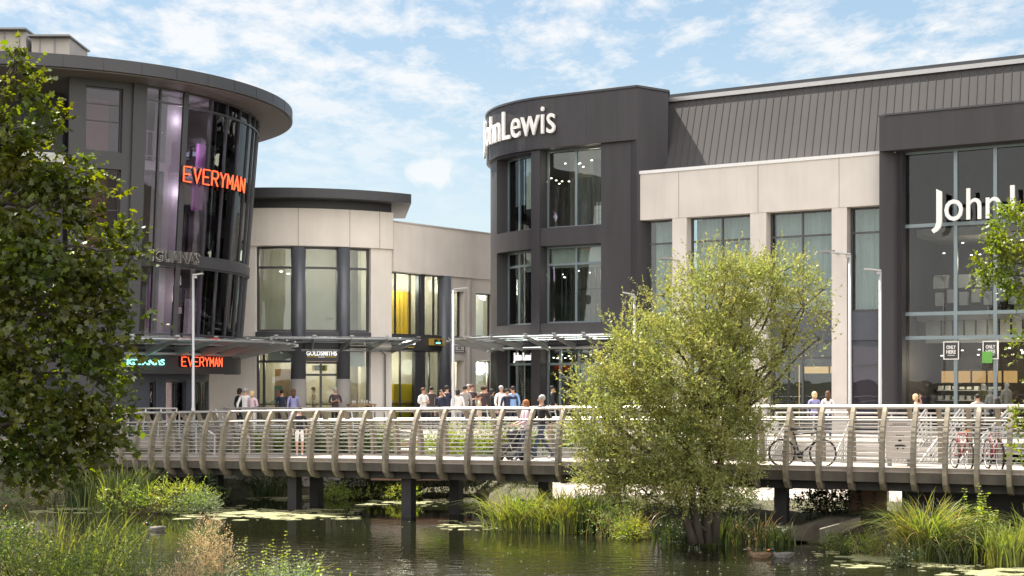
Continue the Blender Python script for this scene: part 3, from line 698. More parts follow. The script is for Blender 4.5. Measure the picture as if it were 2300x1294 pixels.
for k, (a, b) in enumerate(((2108, 2143), (2197, 2233))):
    sa, sb = ts(a), ts(b); za_, zb2 = tz(807, 2125), tz(766, 2125)
    po = MB(); grid(po, TW, sa + .06, sb - .06, za_ + .06, zb2 - .06, -.70, -.715)
    root = po.build('window_poster', 'charcoal_dark', label=['black ONLY HERE poster alone in the first tall pane of the right tower', 'black ONLY HERE poster with the green sheet below it in the second pane'][k], cat='poster', group='posters in the tall shop window')
    po = MB(); grid(po, TW, sa, sb, za_, zb2, -.69, -.71, [(sa + .028, sb - .028, za_ + .028, zb2 - .028)]); po.build('border', 'white_sign', root)
    po = MB(); hh = zb2 - za_
    for txt, q in (('ONLY', .58), ('HERE', .32)):
        v, f = map_text(txt, TW, sa + .11, sb - .11, za_ + hh * q, za_ + hh * (q + .2), -.688, .01, .02); po.add(v, f)
    bar(po, TW, sa + .16, sb - .14, za_ + hh * .22, za_ + hh * .245, -.68, -.69)
    po.build('lettering', 'white_sign', root)
po = MB(); sa = ts(2196); grid(po, TW, sa, sa + .36, tz(815, 2200), tz(789, 2200), -.66, -.675)
po.build('window_notice', 'green_lit', label='small green sheet with white border hung in the second tall pane', cat='notice')

def store_lamp(pos, e, col=(1, .85, .65)):
    l = bpy.data.lights.new('store_lamp', 'POINT'); l.energy = e; l.color = col; l.shadow_soft_size = .3
    o = bpy.data.objects.new('store_lamp', l); C.objects.link(o); o.location = pos; o.parent = store; o.matrix_parent_inverse = world_matrix(store).inverted()
store_lamp(JL.P(js(1290, 10), w_ur[3] - .6, -1.9), 14); store_lamp(JL.P(js(1160, 10), w_ur[3] - .8, -1.6), 14); store_lamp(JL.P(js(1290, 8), w_lr[3] - 1.1, -1.8), 12); store_lamp(JL.P(js(1290, 5), w_gr[3] - .5, -1.8), 18)
store_lamp(TW.P(ts(2215) + .5, GZ + 3.2, -1.2), 22); store_lamp(TF.P(1.6, GZ + 2.6, -1.0), 50); store_lamp(TF.P(4.4, GZ + 2.6, -1.0), 30, (1, .7, .5)); store_lamp(TF.P(2.5, hmz[0] - 1.2, -.8), 18)
store_lamp(ST.P(st(1790), z_p - .8, -2.0), 30)

cj = MB()
for z in (hmz[0], hmz[2]): grid(cj, TW, c1 + .01, ts(2041) - .01, z - .006, z + .006, .002, -.01)
for s_ in (ts(2041), ts(2147), ts(2236), ts(2325)): grid(cj, TW, s_ - .006, s_ + .006, g1 + .05, z_tt - .01, .002, -.01)
cj.build_each('panel_joint', 'black', store)
# ================================================================ jewellers' shop building (curved stone front, recessed wing)
GC = (-10.3, 69.7); GR = 7.7
GD = Path(arc(GC[0], GC[1], GR, -75, 39.6, 50))
shop = empty('jewellery_shop', (-10.3, 62, GZ), label='two storey pale stone shop with a curved front and flat charcoal roof', cat='building')
def gs(px): return GD.S(px, 8)
def gz(py, px): return GD.Z(py, gs(px))
zt_g, zb_g = gz(468, 640), gz(552, 640); GDe = GD.L
hol = []
zw0, zw1 = gz(745, 640), gz(553, 640)
def gwin(a, b, z0, z1, vm=(), hm=(), par=shop, **kw):
    h = window(GD, par, gs(a), gs(b), z0, z1, [gs(v) for v in vm], hm, rec=.2, fw=.1, **kw); hol.append(h); return h
gu = [gwin(574, 660, zw0, zw1, (), [gz(600, 640)]), gwin(681, 765, zw0, zw1, (), [gz(600, 640)]), gwin(781, 833, zw0, zw1, (), [gz(600, 640)])]
zg1 = gz(776, 640)
hol.append((gs(660), gs(681), GZ, zw1)); hol.append((gs(765), gs(781), GZ, zw1))
gl = [gwin(574, 660, GZ, zg1, [gs(590) and 590], [gz(812, 640)]), gwin(681, 765, GZ, gz(812, 700), [722], [gz(842, 700)]), gwin(781, 833, GZ, zg1, [], [])]
hol.append((gs(660), gs(781), GZ, gz(770, 700)))
mb = MB(); grid(mb, GD, gs(545) - 5, GDe, GZ, zb_g - .003, 0, -.45, hol); mb.build('wall', 'stone', shop)
mb = MB(); grid(mb, GD, gs(545) - 5, GDe, zb_g, zt_g, .12, -.45); mb.build('stone_band', 'stone', shop)
mb = MB()
for px in (670, 784, 850): mb.box(GD.P(gs(px), (zt_g + zb_g) / 2, .122), (.015, .01, zt_g - zb_g))
mb.build_each('panel_joint', 'concrete', shop)
zroof0, zroof1 = gz(443, 640) - .05, gz(421, 640)
zroof1 = ZC + (HZ - 421) / F * 61.0; zroof0 = zroof1 - .40
mb = MB(); grid(mb, GD, gs(545) - 5, GDe, zt_g + .003, zroof0 - .003, -.03, -.5); mb.build('roof_upstand', 'fascia', shop)
mb = MB(); ro = arc(GC[0], GC[1], GR + 1.0, -80, 42, 40) + [(GC[0] + 5.1, GC[1] - .5), (GC[0] - 8, GC[1])]
ring_roof(mb, ro, None, zroof0, zroof1); mb.build('roof', 'fascia', shop)
for px, r in ((670, .33), (773, .30)):
    p = GD.P(gs(px), 0, -.15); mb = MB(); mb.tube([(p.x, p.y, GZ + 2.05), (p.x, p.y, zw1 - .01)], r, 20); mb.build('column', 'column_blue', shop)
    mb = MB(); mb.tube([(p.x, p.y, GZ), (p.x, p.y, GZ + 2.05)], r + .02, 20); mb.build('column_base', 'wall_pale', shop)
# spandrel strip between the storeys and fascia board over the door
mb = MB(); hh = [(gs(545) - 5, gs(573), 0, 50), (gs(834), GDe + 1, 0, 50)]
grid(mb, GD, gs(574), gs(833), gz(770, 640), zw0 - .003, .03, -.3, [(gs(660), gs(681), 0, 50), (gs(765), gs(781), 0, 50)]); mb.build('spandrel_panel', 'fascia', shop)
mb = MB(); grid(mb, GD, gs(682), gs(764), gz(812, 720) + .003, gz(771, 720), .0, -.3); mb.build('fascia_board', 'frame', shop)
# interior
GI = Path(arc(GC[0], GC[1], GR - 3.2, -75, 70, 24))
mb = MB(); grid(mb, GI, 0, GI.L, GZ, zt_g, 0, -.2); mb.build('interior_wall', 'interior_warm', shop)
fl = arc(GC[0], GC[1], GR - .46, -75, 60, 30)
mb = MB(); mb.prism(fl + [(GC[0] + 1, GC[1]), (GC[0] - 1, GC[1])], zw0 - .5, zw0 - .02); mb.prism(fl + [(GC[0] + 1, GC[1]), (GC[0] - 1, GC[1])], GZ, GZ + .05); mb.build('floor_slab', 'interior_pale', shop)
mb = MB(); grid(mb, GD, gs(596), gs(658), gz(812, 620), zg1 - .1, -.5, -.6); grid(mb, GD, gs(786), gs(830), GZ + 2.6, zg1 - .1, -.5, -.6); mb.build_each('interior_panel', 'stone', shop)
mb = MB()
for a, b in ((600, 650), (787, 803)): grid(mb, GD, gs(a), gs(b), GZ, GZ + 2.5, -1.6, -1.7)
mb.build_each('interior_door', 'wood', shop)
mb = MB()
for a, b in ((607, 628), (790, 801)): grid(mb, GD, gs(a), gs(b), GZ + 1.0, GZ + 1.75, -.9, -.93)
mb.cur = 0; pg = shop; mb.build_each('display_panel', 'green_sign', shop)
mb = MB()
for a, b in ((613, 623), (793, 798)): grid(mb, GD, gs(a), gs(b), GZ + 1.2, GZ + 1.55, -.88, -.895)
mb.build_each('picture', 'pink_red', pg)
def blob_lights(name, pos, e, col, parent):
    l = bpy.data.lights.new(name, 'POINT'); l.energy = e; l.color = col; l.shadow_soft_size = .4
    o = bpy.data.objects.new(name, l); C.objects.link(o); o.location = pos; o.parent = parent; o.matrix_parent_inverse = world_matrix(parent).inverted()
mb = MB()
for px, z in ((620, zg1 - .3), (700, zg1 - .5), (812, zg1 - .3), (620, zw1 - 1.0), (640, zw1 - 1.1)): mb.box(GD.P(gs(px), z, -1.4), (.12, .12, .04))
mb.build_each('downlight', 'downlight', shop)
for px in (615, 722, 808): p = GD.P(gs(px), GZ + 2.9, -1.7); blob_lights('shop_lamp', p, 24, (1, .85, .65), shop)
for px in (615, 722, 808): p = GD.P(gs(px), zw1 - .6, -1.7); blob_lights('shop_lamp', p, 12, (1, .92, .75), shop)
zgi = gz(770, 640)
canopy(GD, gs(545) - 2, GDe, zgi - .1, zgi + .2, 2.1, shop)
# sign over the door
root = MB(); v, f = map_text('GOLDSMITHS', GD, gs(688), gs(756), gz(799, 720), gz(788, 720), .06, .05, .03); root.add(v, f)
so = root.build('shop_sign', 'sign_lit', label='white GOLDSMITHS lettering over the curved shop door', cat='sign')
mb = MB()
for a, b in ((690, 712), (732, 755)): bar(mb, GD, gs(a), gs(b), gz(802.5, 720), gz(801, 720), .05, .02)
mb.build_each('underline', 'yellow', so)
mb = MB(); bar(mb, GD, gs(714), gs(730), gz(803.5, 720), gz(800.5, 720), .05, .02); mb.build('tagline', 'white_sign', so)
def crown(path, s_, z, off, h, mb):
    pts = [(-.5, .2), (-.6, 1), (-.25, .55), (0, 1.1), (.25, .55), (.6, 1), (.5, .2), (.3, -.1), (-.3, -.1)]
    V = [path.P(s_ + a * h, z + b * h, off) for a, b in pts] + [path.P(s_ + a * h, z + b * h, off - .02) for a, b in pts]; n = len(pts)
    mb.add(V, [tuple(range(n - 1, -1, -1)), tuple(range(n, 2 * n))] + [(i, (i + 1) % n, n + (i + 1) % n, n + i) for i in range(n)])
mb = MB(); a, b = gs(703), gs(739); z0, z1 = gz(833, 720), gz(820, 720); grid(mb, GD, a, b, z0, z1, -.42, -.5); g2 = mb.build('hanging_sign', 'gold', label='small gold framed green lit sign inside the curved shop door', cat='sign')
mb = MB(); grid(mb, GD, a + .12, b - .12, z0 + .03, z1 - .03, -.40, -.43); mb.build('green_panel', 'green_sign', g2)
mb = MB(); crown(GD, a + .05, z0 + .08, -.39, .1, mb); crown(GD, b - .05, z0 + .08, -.39, .1, mb); v, f = map_text('ROLEX', GD, a + .2, b - .2, z0 + .08, z1 - .09, -.39, .01, .01); mb.add(v, f); mb.build('lettering', 'gold', g2)

# ---- recessed wing running back to the right
q0 = Vector((GD.P(GDe, 0).x, GD.P(GDe, 0).y)); wd = Vector((.616, .788)).normalized()
WG = Path([tuple(q0 + Vector((-.02, .1))), tuple(q0 + wd * 16)])
def ws(px, z=7, o=0): return WG.S(px, z, o)
def wz(py, px): return WG.Z(py, ws(px))
z_wt = wz(500, 884); z_wb = wz(610, 884)
hol = []
def wwin(a, b, z0, z1, vm=(), hm=(), rec=.12, fm='frame', **kw):
    h = window(WG, shop, ws(a), ws(b), z0, z1, [ws(v, 7, -rec) for v in vm], hm, rec=rec, fw=.05, fm=fm, **kw); hol.append(h); return h
zu0 = wz(752, 900)
wu1 = wwin(880, 947, zu0, z_wb - .03, [889, 922]); wu2 = wwin(956, 992, zu0, z_wb - .03, [975])
wg1 = wwin(880, 940, GZ, wz(787, 900), [900]); wg2 = wwin(957, 992, GZ, wz(787, 900), [965])
ws1 = wwin(1014, 1043, zu0, zu0 + 2.15, [1030], rec=.3); ws2 = wwin(1069, 1110, zu0, zu0 + 2.15, [], rec=.3)
wg3 = wwin(1014, 1043, GZ, wz(810, 1030), [1026], rec=.5); wg4 = wwin(1069, 1110, GZ, wz(810, 1080), [], rec=.3)
hol.append((ws(880) - .3, ws(1011), wz(787, 900) - 0, zu0)); hol.append((ws(940), ws(957), GZ, zu0 + .01)); hol.append((ws(947), ws(956), zu0, z_wb)); hol.append((ws(991), ws(1011), GZ, z_wb))
mb = MB(); grid(mb, WG, 0.003, WG.L, GZ, z_wb - .003, 0, -.5, hol); mb.build('wing_wall', 'stone', shop)
mb = MB(); grid(mb, WG, 0.003, WG.L, z_wb, z_wt, .12, -.5); mb.build('stone_band', 'stone', shop)
mb = MB(); grid(mb, WG, 0.003, WG.L, z_wt + .003, z_wt + .07, .16, -.5); mb.build('coping', 'stone_grey', shop)
mb = MB(); grid(mb, WG, ws(1051), ws(1056), GZ, z_wb - .003, .1, -.1); mb.build('pilaster', 'stone_grey', shop)
mb = MB(); grid(mb, WG, ws(947) + .004, ws(956) - .004, zu0, z_wb - .01, -.05, -.4); grid(mb, WG, ws(940) + .004, ws(957) - .004, GZ, wz(787, 900), -.05, -.4); mb.build('mullion_post', 'frame', shop)
mb = MB(); grid(mb, WG, .01, ws(992), wz(787, 900) + .003, zu0 - .003, .02, -.35); mb.build('fascia_board', 'frame', shop)
p = WG.P(ws(1001), 0, -.1); mb = MB(); mb.tube([(p.x, p.y, GZ), (p.x, p.y, z_wb - .01)], .33, 20); mb.build('column', 'column_blue', shop)
WI = Path([(WG.P(.0, 0, -1.9).x, WG.P(.0, 0, -1.9).y), (WG.P(15, 0, -1.9).x, WG.P(15, 0, -1.9).y)])
mb = MB(); grid(mb, WI, 0, WI.L, GZ, z_wt - .1, 0, -.2); mb.build('interior_wall', 'interior_warm', shop)
mb = MB(); mb.prism([tuple(WG.P(.1, 0, -.55))[:2], tuple(WG.P(15, 0, -.55))[:2], tuple(WG.P(15, 0, -3.5))[:2], tuple(WG.P(.1, 0, -3.5))[:2]][::-1], zu0 - .5, zu0 - .02)
mb.prism([tuple(WG.P(.1, 0, -.55))[:2], tuple(WG.P(15, 0, -.55))[:2], tuple(WG.P(15, 0, -3.5))[:2], tuple(WG.P(.1, 0, -3.5))[:2]][::-1], z_wt - .6, z_wt - .3); mb.build('floor_slab', 'interior_pale', shop)
curtain(WG, ws(882, 7, -1.3), ws(923, 7, -1.3), zu0 + .05, z_wb - .75, -1.3, 'curtain_yellow', .05, .3, parent=shop)
for px, z in ((920, GZ + 2.6), (1080, GZ + 2.6), (900, z_wb - .4), (980, z_wb - .4), (1090, z_wb - .6)): blob_lights('shop_lamp', WG.P(ws(px, 7, -.7), z, -.7), 60, (1, .90, .74), shop)
mb = MB(); v, f = map_text('GOLDSMITHS', WG, ws(885), ws(930), wz(774, 905), wz(760, 905), .07, .05, .02); mb.add(v, f); so = mb.build('shop_sign', 'sign_lit', label='white GOLDSMITHS lettering on the dark fascia of the recessed wing', cat='sign')
mb = MB(); bar(mb, WG, ws(891), ws(900), wz(779, 905), wz(777.5, 905), .06, .03); bar(mb, WG, ws(915), ws(928), wz(780.5, 905), wz(779, 905), .06, .03); mb.build_each('underline', 'yellow', so)
mb = MB(); a, b = ws(961), ws(986); z0, z1 = wz(776, 975), wz(761, 975); grid(mb, WG, a, b, z0, z1, .35, .05); g2 = mb.build('clock_sign', 'gold', label='black and green box sign with gold crown on the wing fascia', cat='sign')
mb = MB(); grid(mb, WG, a + .05, b - .18, z0 + .04, z1 - .04, .37, .33); mb.build('face', 'charcoal_dark', g2)
mb = MB(); crown(WG, (a + b) / 2 - .06, z0 + .17, .39, .09, mb); mb.build('crown', 'gold', g2)
mb = MB(); v, f = map_text('ROLEX', WG, a + .15, b - .3, z0 + .07, z0 + .14, .375, .01, .01); mb.add(v, f); mb.build('lettering', 'teal_neon', g2)
mb = MB(); a, b = ws(1018), ws(1043); z0, z1 = wz(793, 1030), wz(776, 1030); grid(mb, WG, a, b, z0, z1, .06, .003, [(a + .06, b - .06, z0 + .03, z1 - .03)]); grid(mb, WG, a + .06, b - .06, z0 + .03, z1 - .03, .05, .003); g2 = mb.build('wall_sign', 'white_sign', label='white framed rectangular sign on the pale wing wall behind the slim lamp post', cat='sign')
mb = MB(); grid(mb, WG, a + .02, b - .02, z0 + .01, z1 - .01, .064, .03, [(a + .08, b - .08, z0 + .04, z1 - .04)])
for k in range(9): bar(mb, WG, a + .3 + k * (b - a - .6) / 9, a + .3 + (k + .6) * (b - a - .6) / 9, z0 + .19, z0 + .26, .06, .051) if k != 4 else None
bar(mb, WG, a + .7, b - .7, z0 + .10, z0 + .13, .06, .051); mb.build('marking', 'black', g2)
for px in (858, 1105):
    pa = GD if px < 900 else None
mb = MB(); p = GD.P(gs(862), 0, .12); mb.tube([(p.x, p.y, GZ), (p.x, p.y, zgi - .5), (p.x - .2, p.y - .2, zgi - .3)], .035, 8); mb.build('rainwater_pipe', 'lamp_dark', shop)
# shop goods that stand on the pavement or in the windows
mb = MB(); p = WG.P(ws(900, 3, -.9), GZ, -.9); mb.box(p + Vector((0, 0, 1.45)), (1.5, .5, .75), rz=R(52)); mb.box(p + Vector((0, 0, .55)), (1.2, .4, 1.0), rz=R(52)); mb.build('display_case', 'yellow', label='bright yellow display case in the left window of the recessed wing', cat='display case')
def table(px, path, sfun, off, label, w=1.5):
    sv = path.S(px, 3, off); p = path.P(sv, GZ, off); t = path.nrm(sv); rz = math.atan2(t.x, -t.y)
    root = empty('display_table', tuple(p), rz, label=label, cat='table', group='display tables by the jewellery shop')
    mb = MB(); Rm = Matrix.Rotation(rz, 3, 'Z')
    mb.box(p + Vector((0, 0, .93)), (w, .5, .06), rz=rz); mb.build('table_top', 'wood', root)
    for a in (-1, 1):
        for b in (-1, 1): l = MB(); q = p + Rm @ Vector((a * (w / 2 - .06), b * .2, .45)); l.box(q, (.05, .05, .9), rz=rz); l.build('leg', 'lamp_dark', root)
    mb = MB(); r3 = random.Random(px)
    for k in range(9): q = p + Rm @ Vector((-w / 2 + .15 + k * (w - .3) / 8, r3.uniform(-.15, .15), .96)); mb.tube([q, q + Vector((0, 0, r3.uniform(.08, .2)))], r3.uniform(.03, .06), 6)
    mb.build_each('display_stand', 'interior_pale', root)
table(616, GD, gs, -.8, 'small display table with little stands under the green picture panel', 1.2)
table(720, GD, gs, -.9, 'wide pale display table just inside the curved shop door', 1.5)
table(812, GD, gs, .9, 'wooden table outside the narrow right window of the curved shop', 1.2)
table(905, WG, ws, -.7, 'long wooden display table under the yellow case', 2.0)

# ================================================================ cinema (leaning glass drum under a big round roof)
EC = Vector((-18.1, 56.0))
R0 = 7.35; zb0 = 5.2; zt0 = 14.25; lean = (8.05 - R0) / (zt0 - zb0)
EV = Path(arc(EC.x, EC.y, R0, -20, 175, 110), lean=(lean, zb0))
cin = empty('cinema', (EC.x, EC.y, GZ), label='tall dark glass cinema drum leaning outwards under a wide round charcoal roof', cat='building')
def es(px, z=10): return EV.S(px, z)
def ez(py, px):
    z = 10
    for _ in range(4): z = Z(py, EV.P(es(px, z), z).y)
    return z
roof = MB(); RO = 9.35
ring_roof(roof, [(EC.x + RO * math.cos(2 * math.pi * i / 128), EC.y + RO * math.sin(2 * math.pi * i / 128)) for i in range(128)], None, 14.30, 14.72)
for i in (0,): pass
ro_ = roof.build('roof', 'fascia', cin)
mb = MB(); mb.prism([(EC.x + (RO - .12) * math.cos(2 * math.pi * i / 96), EC.y + (RO - .12) * math.sin(2 * math.pi * i / 96)) for i in range(96)], 14.25, 14.297); mb.build('soffit', 'soffit', cin)
mb = MB()
for k in range(20): w = R(-60 + k * 8); q = EC + Vector((math.sin(w), -math.cos(w))) * (RO + .002); mb.box((q.x, q.y, 14.51), (.02, .01, .42), rz=w)
mb.build('roof_joint', 'charcoal_dark', ro_)
zA0, zA1 = ez(755, 440), ez(598, 440)     # lower glass
zB0, zB1 = ez(583, 440), zt0             # upper glass
zA1 = ez(601, 440); zB0 = ez(578, 440)
sL = es(313, 10)                         # edge of the solid wall on the left
mul = [es(p, 10) for p in (352, 405, 462, 497, 525, 545, 556, 563)]
extra = [mul[-1] + .9 * (k + 1) for k in range(9)]
send = extra[-1] + .9
hm_u = [ez(388, 440), zt0 - .55]
hA = window(EV, cin, sL, send, zA0, zA1 - .003, mul + extra, [], rec=.0, fw=.06, mw=.06, fm='frame', gm='glass_dark', name='glass_wall', fd=.14)
hB = window(EV, cin, sL, send, zB0 + .003, zB1, mul + extra, [zt0 - .5], rec=.0, fw=.06, mw=.06, fm='frame', gm='glass_dark', name='glass_wall', fd=.14)
mb = MB(); grid(mb, EV, sL, send, zA1, zB0, .06, -.5); mb.build('floor_band', 'fascia', cin)
# solid wall with windows left of the glass
wl0, wl1 = es(190, 11), es(272, 11)
hw = [window(EV, cin, wl0, wl1, ez(340, 230), ez(195, 230), [], [ez(232, 230), ez(270, 230)], rec=.15, fw=.05, mw=.03, gm='glass_dark'),
      window(EV, cin, wl0, wl1, ez(560, 230), ez(378, 230), [], [ez(420, 230), ez(470, 230)], rec=.15, fw=.05, mw=.03, gm='glass_dark')]
s155 = es(155, 12)
mb = MB(); grid(mb, EV, s155, sL - .003, GZ, zt0, 0, -.4, hw); mb.build('wall', 'fascia', cin)
mb = MB(); grid(mb, EV, sL - .35, sL + .10, zA0, zt0 - .003, .1, -.1); mb.build('edge_fin', 'fascia', cin)
mb = MB(); grid(mb, EV, es(405, 10) - .1, es(405, 10) + .1, zA0, zt0 - .01, .05, .003); mb.build('edge_fin', 'frame', cin)
# dark recess behind the tree, wall continues straight to the left
q = EV.P(s155, 10, -2.6)
LW = Path([(EC.x - 30, q.y + 1), (q.x, q.y)])
mb = MB(); grid(mb, LW, 0, LW.L, GZ, 14.2, 0, -.3); mb.build('side_wall', 'charcoal_dark', cin)
mb = MB(); mb.prism([(EC.x - 30, q.y + 1), (q.x, q.y), (EC.x, EC.y + 9), (EC.x - 30, EC.y + 12)], 14.305, 14.6); mb.build('side_roof', 'fascia', cin)
# plant screens on the roof
mb = MB()
for x0_, x1_, h0 in ((-24.5, -17.9, 16.75), (-17.7, -16.3, 16.5)):
    mb.box(((x0_ + x1_) / 2, 53.5, (14.6 + h0) / 2), (x1_ - x0_, 2.2, h0 - 14.6))
pr = mb.build('roof_plant_screen', 'wall_pale', cin)
mb = MB()
for x0_, x1_, h0 in ((-24.5, -17.9, 16.75), (-17.7, -16.3, 16.5)):
    mb.box(((x0_ + x1_) / 2, 53.4, h0 + .04), (x1_ - x0_ + .15, 2.6, .06))
    for k in range(int((x1_ - x0_) / .55)): mb.box((x0_ + .3 + k * .55, 52.38, (14.7 + h0) / 2), (.03, .03, h0 - 14.75))
mb.build('screen_post', 'lamp_dark', pr)
# inside: dark core, floor slabs, pale columns, purple panels, balcony rails
EI = Path(arc(EC.x, EC.y, R0 - 3.4, -30, 178, 60))
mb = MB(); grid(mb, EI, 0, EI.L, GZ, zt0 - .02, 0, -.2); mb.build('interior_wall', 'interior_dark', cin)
def ring(z0, z1, m, ro=-.55, a0=-20, a1=175, name='floor_slab', rin=3.6):
    n = 60; mb = MB(); o_ = []; i_ = []
    for k in range(n + 1):
        a = R(a0 + (a1 - a0) * k / n); r1 = R0 + ro + lean * (z1 - zb0); o_.append((EC.x + r1 * math.sin(a), EC.y - r1 * math.cos(a))); i_.append((EC.x + rin * math.sin(a), EC.y - rin * math.cos(a)))
    mb.prism((o_ + i_[::-1])[::-1], z0, z1); return mb.build(name, m, cin)
ring(zA1 + .03, zB0 - .03, 'interior_dark'); ring(zA0 - .4, zA0 - .05, 'interior_dark')
z3 = ez(365, 440); 
ring(z3 - .32, z3, 'plaster', -1.0)
mb = MB()
for px in (383,): 
    s_ = EV.S(px, 10, -1.0); a = EV.P(s_, zA0, -1.1); b = EV.P(s_, zt0 - .6, -1.1)
    for z0, z1 in ((zA0, zA1), (zB0 + .02, zt0 - .03)):
        grid(mb, EV, s_ - .42, s_ + .35, z0, z1, -1.0, -1.7)
mb.build('interior_column', 'plaster', cin)
mb = MB()
for a, b, z0, z1 in ((428, 452, z3 - 1.5, z3 - .35), (432, 455, z3 + .1, z3 + 1.0), (486, 505, z3 - .2, z3 + 1.6), (340, 350, zA0 + .3, zA1 - .2), (500, 520, zB0 + .3, zB0 + 2), (455, 462, zA0, zA1)):
    grid(mb, EV, EV.S(a, 9, -1.2), EV.S(b, 9, -1.2), z0, z1, -1.2, -1.3)
mb.build_each('purple_panel', 'purple', cin)
for zf, p0_, p1_ in ((z3, 316, 385), (zB0, 316, 350)):
    mb = MB(); a, b = es(p0_, 10), es(p1_, 10); n = 8
    for zz in (1.0, .12): mb.tube([EV.P(a + (b - a) * k / n, zf + zz, -.75) for k in range(n + 1)], .025, 6)
    for k in range(5): s_ = a + (b - a) * (k + .3) / 5; mb.tube([EV.P(s_, zf, -.75), EV.P(s_, zf + 1.0, -.75)], .02, 6)
    mb.build('balcony_rail', 'steel', cin)
mb = MB(); rr = random.Random(5)
for px, z in ((418, zA1 - .3), (470, zA1 - .35), (450, zA1 - .4)): mb.box(EV.P(es(px, 8), z, -1.8), (.9, .1, .35), rz=R(40))
mb.build_each('ceiling_panel', 'plaster', cin)
mb = MB()
for k in range(7): mb.box(EV.P(es(415 + k * 12, 8), zA0 + 1.1 + rr.uniform(-.1, .5), -1.6), (.25, .1, .25), rz=R(40))
mb.build_each('bar_display', 'steel', cin)
# ground floor: sign band, recessed entrance
EG = Path(arc(EC.x, EC.y, R0 - .05, -40, 120, 90))
def ggs(px): return EG.S(px, 4)
zs0, zs1 = EG.Z(840, ggs(440)), EG.Z(790, ggs(440))
mb = MB(); grid(mb, EG, 0, EG.L, zs0, zs1, 0, -.3); mb.build('sign_band', 'charcoal', cin)
EG2 = Path(arc(EC.x, EC.y, R0 - 1.3, -40, 120, 90))
def g2s(px): return EG2.S(px, 4)
dh = zs0 - .25
hd = [window(EG2, cin, g2s(a), g2s(b), GZ, dh, [g2s((a + b) / 2)] if b - a > 40 else [], [], rec=.05, fw=.07, gm='glass_dark', name='entrance_door') for a, b in ((335, 350), (372, 418), (440, 468), (496, 512))]
mb = MB(); grid(mb, EG2, 0, EG2.L, GZ, zs1, 0, -.3, hd); mb.build('entrance_wall', 'panel_blue', cin)
mb = MB(); mb.prism([tuple(EG.P(EG.L * k / 40, 0, -.02))[:2] for k in range(41)][::-1], zs1 + .003, zs1 + .3); mb.build('band_ceiling', 'charcoal', cin)
canopy(EG, ggs(250), ggs(527) + 2.2, zs1 + .12, zs1 + .42, 2.2, cin)
# signs
za_, zb_ = ez(417, 470) - .05, ez(387, 470) + .05
root = empty('cinema_sign', tuple(EV.P(es(470, 10), za_, .3)), label='red neon EVERYMAN lettering high on the leaning glass wall', cat='sign')
neon(EV, EV.S(407, 10, .42), EV.S(546, 10, .42), ez(414, 430), ez(381, 430), .42, root, .028)
root = empty('cinema_sign', tuple(EG.P(ggs(440), zs0, .3)), label='small red EVERYMAN lettering on the dark band above the cinema entrance', cat='sign')
neon(EG, ggs(402), ggs(494), EG.Z(823, ggs(448)), EG.Z(803, ggs(448)), .12, root, .018)
root = MB(); s0, s1 = EV.S(338, 8.2, .25), EV.S(446, 8.2, .25); zq0, zq1 = zA1 + .08, zB0 + .02
v, f = map_text('IGUANAS', EV, s0, s1, zq0, zq1 + .1, .25, .16, .03); root.add(v, f)
v, f = map_text('L', EV, EV.S(302, 8.2, .25), EV.S(313, 8.2, .25), zq0 + .03, zq1 + .2, .25, .16, .03); root.add(v, f)
v, f = map_text('AS', EV, EV.S(316, 8.2, .25), EV.S(331, 8.2, .25), zq0 + .15, zq1 - .05, .25, .12, .01); root.add(v, f)
ig = root.build('restaurant_sign', 'steel', label='raised LAS IGUANAS lettering with bright edges on the band between the glass storeys', cat='sign')
root = MB(); v, f = map_text('IGUANAS', EV, s0, s1, zq0 + .015, zq1 + .09, .335, .02, -.012); root.add(v, f)
v, f = map_text('L', EV, EV.S(302, 8.2, .25), EV.S(313, 8.2, .25), zq0 + .05, zq1 + .18, .335, .02, 0); root.add(v, f)
root.build_each('letter_face', 'charcoal_dark', ig)
root = MB(); v, f = map_text('IGUANAS', EG, ggs(283), ggs(366), EG.Z(820, ggs(340)), EG.Z(807, ggs(340)), .08, .05, .015); root.add(v, f)
root.build('restaurant_sign', 'teal_neon', label='pale teal lit IGUANAS lettering on the ground floor band beside the tree', cat='sign')

for px, z, e, c in ((383, zA0 + 1.8, 50, (.85, 1, .97)), (360, z3 - 1.2, 30, (.8, 1, .95)), (360, z3 + 1.8, 60, (.85, 1, .95)), (440, z3 - 1.0, 40, (1, .85, 1)), (495, z3 + .8, 45, (1, .85, 1)), (440, z3 + 1.6, 35, (1, .85, 1)), (475, zB0 + 1.2, 30, (1, .85, 1)), (450, zA0 + 1.5, 30, (1, .8, .7))):
    blob_lights('bar_lamp', EV.P(es(px, z), z, -1.9 + (1.35 if px in (383, 360) else .9)), e * (.4 if px > 400 else .04), c, cin)

mb = MB()
for z0, z1 in ((hw[0][2], hw[0][3]), (hw[1][2], hw[1][3])): grid(mb, EV, wl0 + .15, wl0 + .95, z0 + .1, z1 - .3, -.75, -.8)
mb.build_each('interior_panel', 'terracotta', cin)
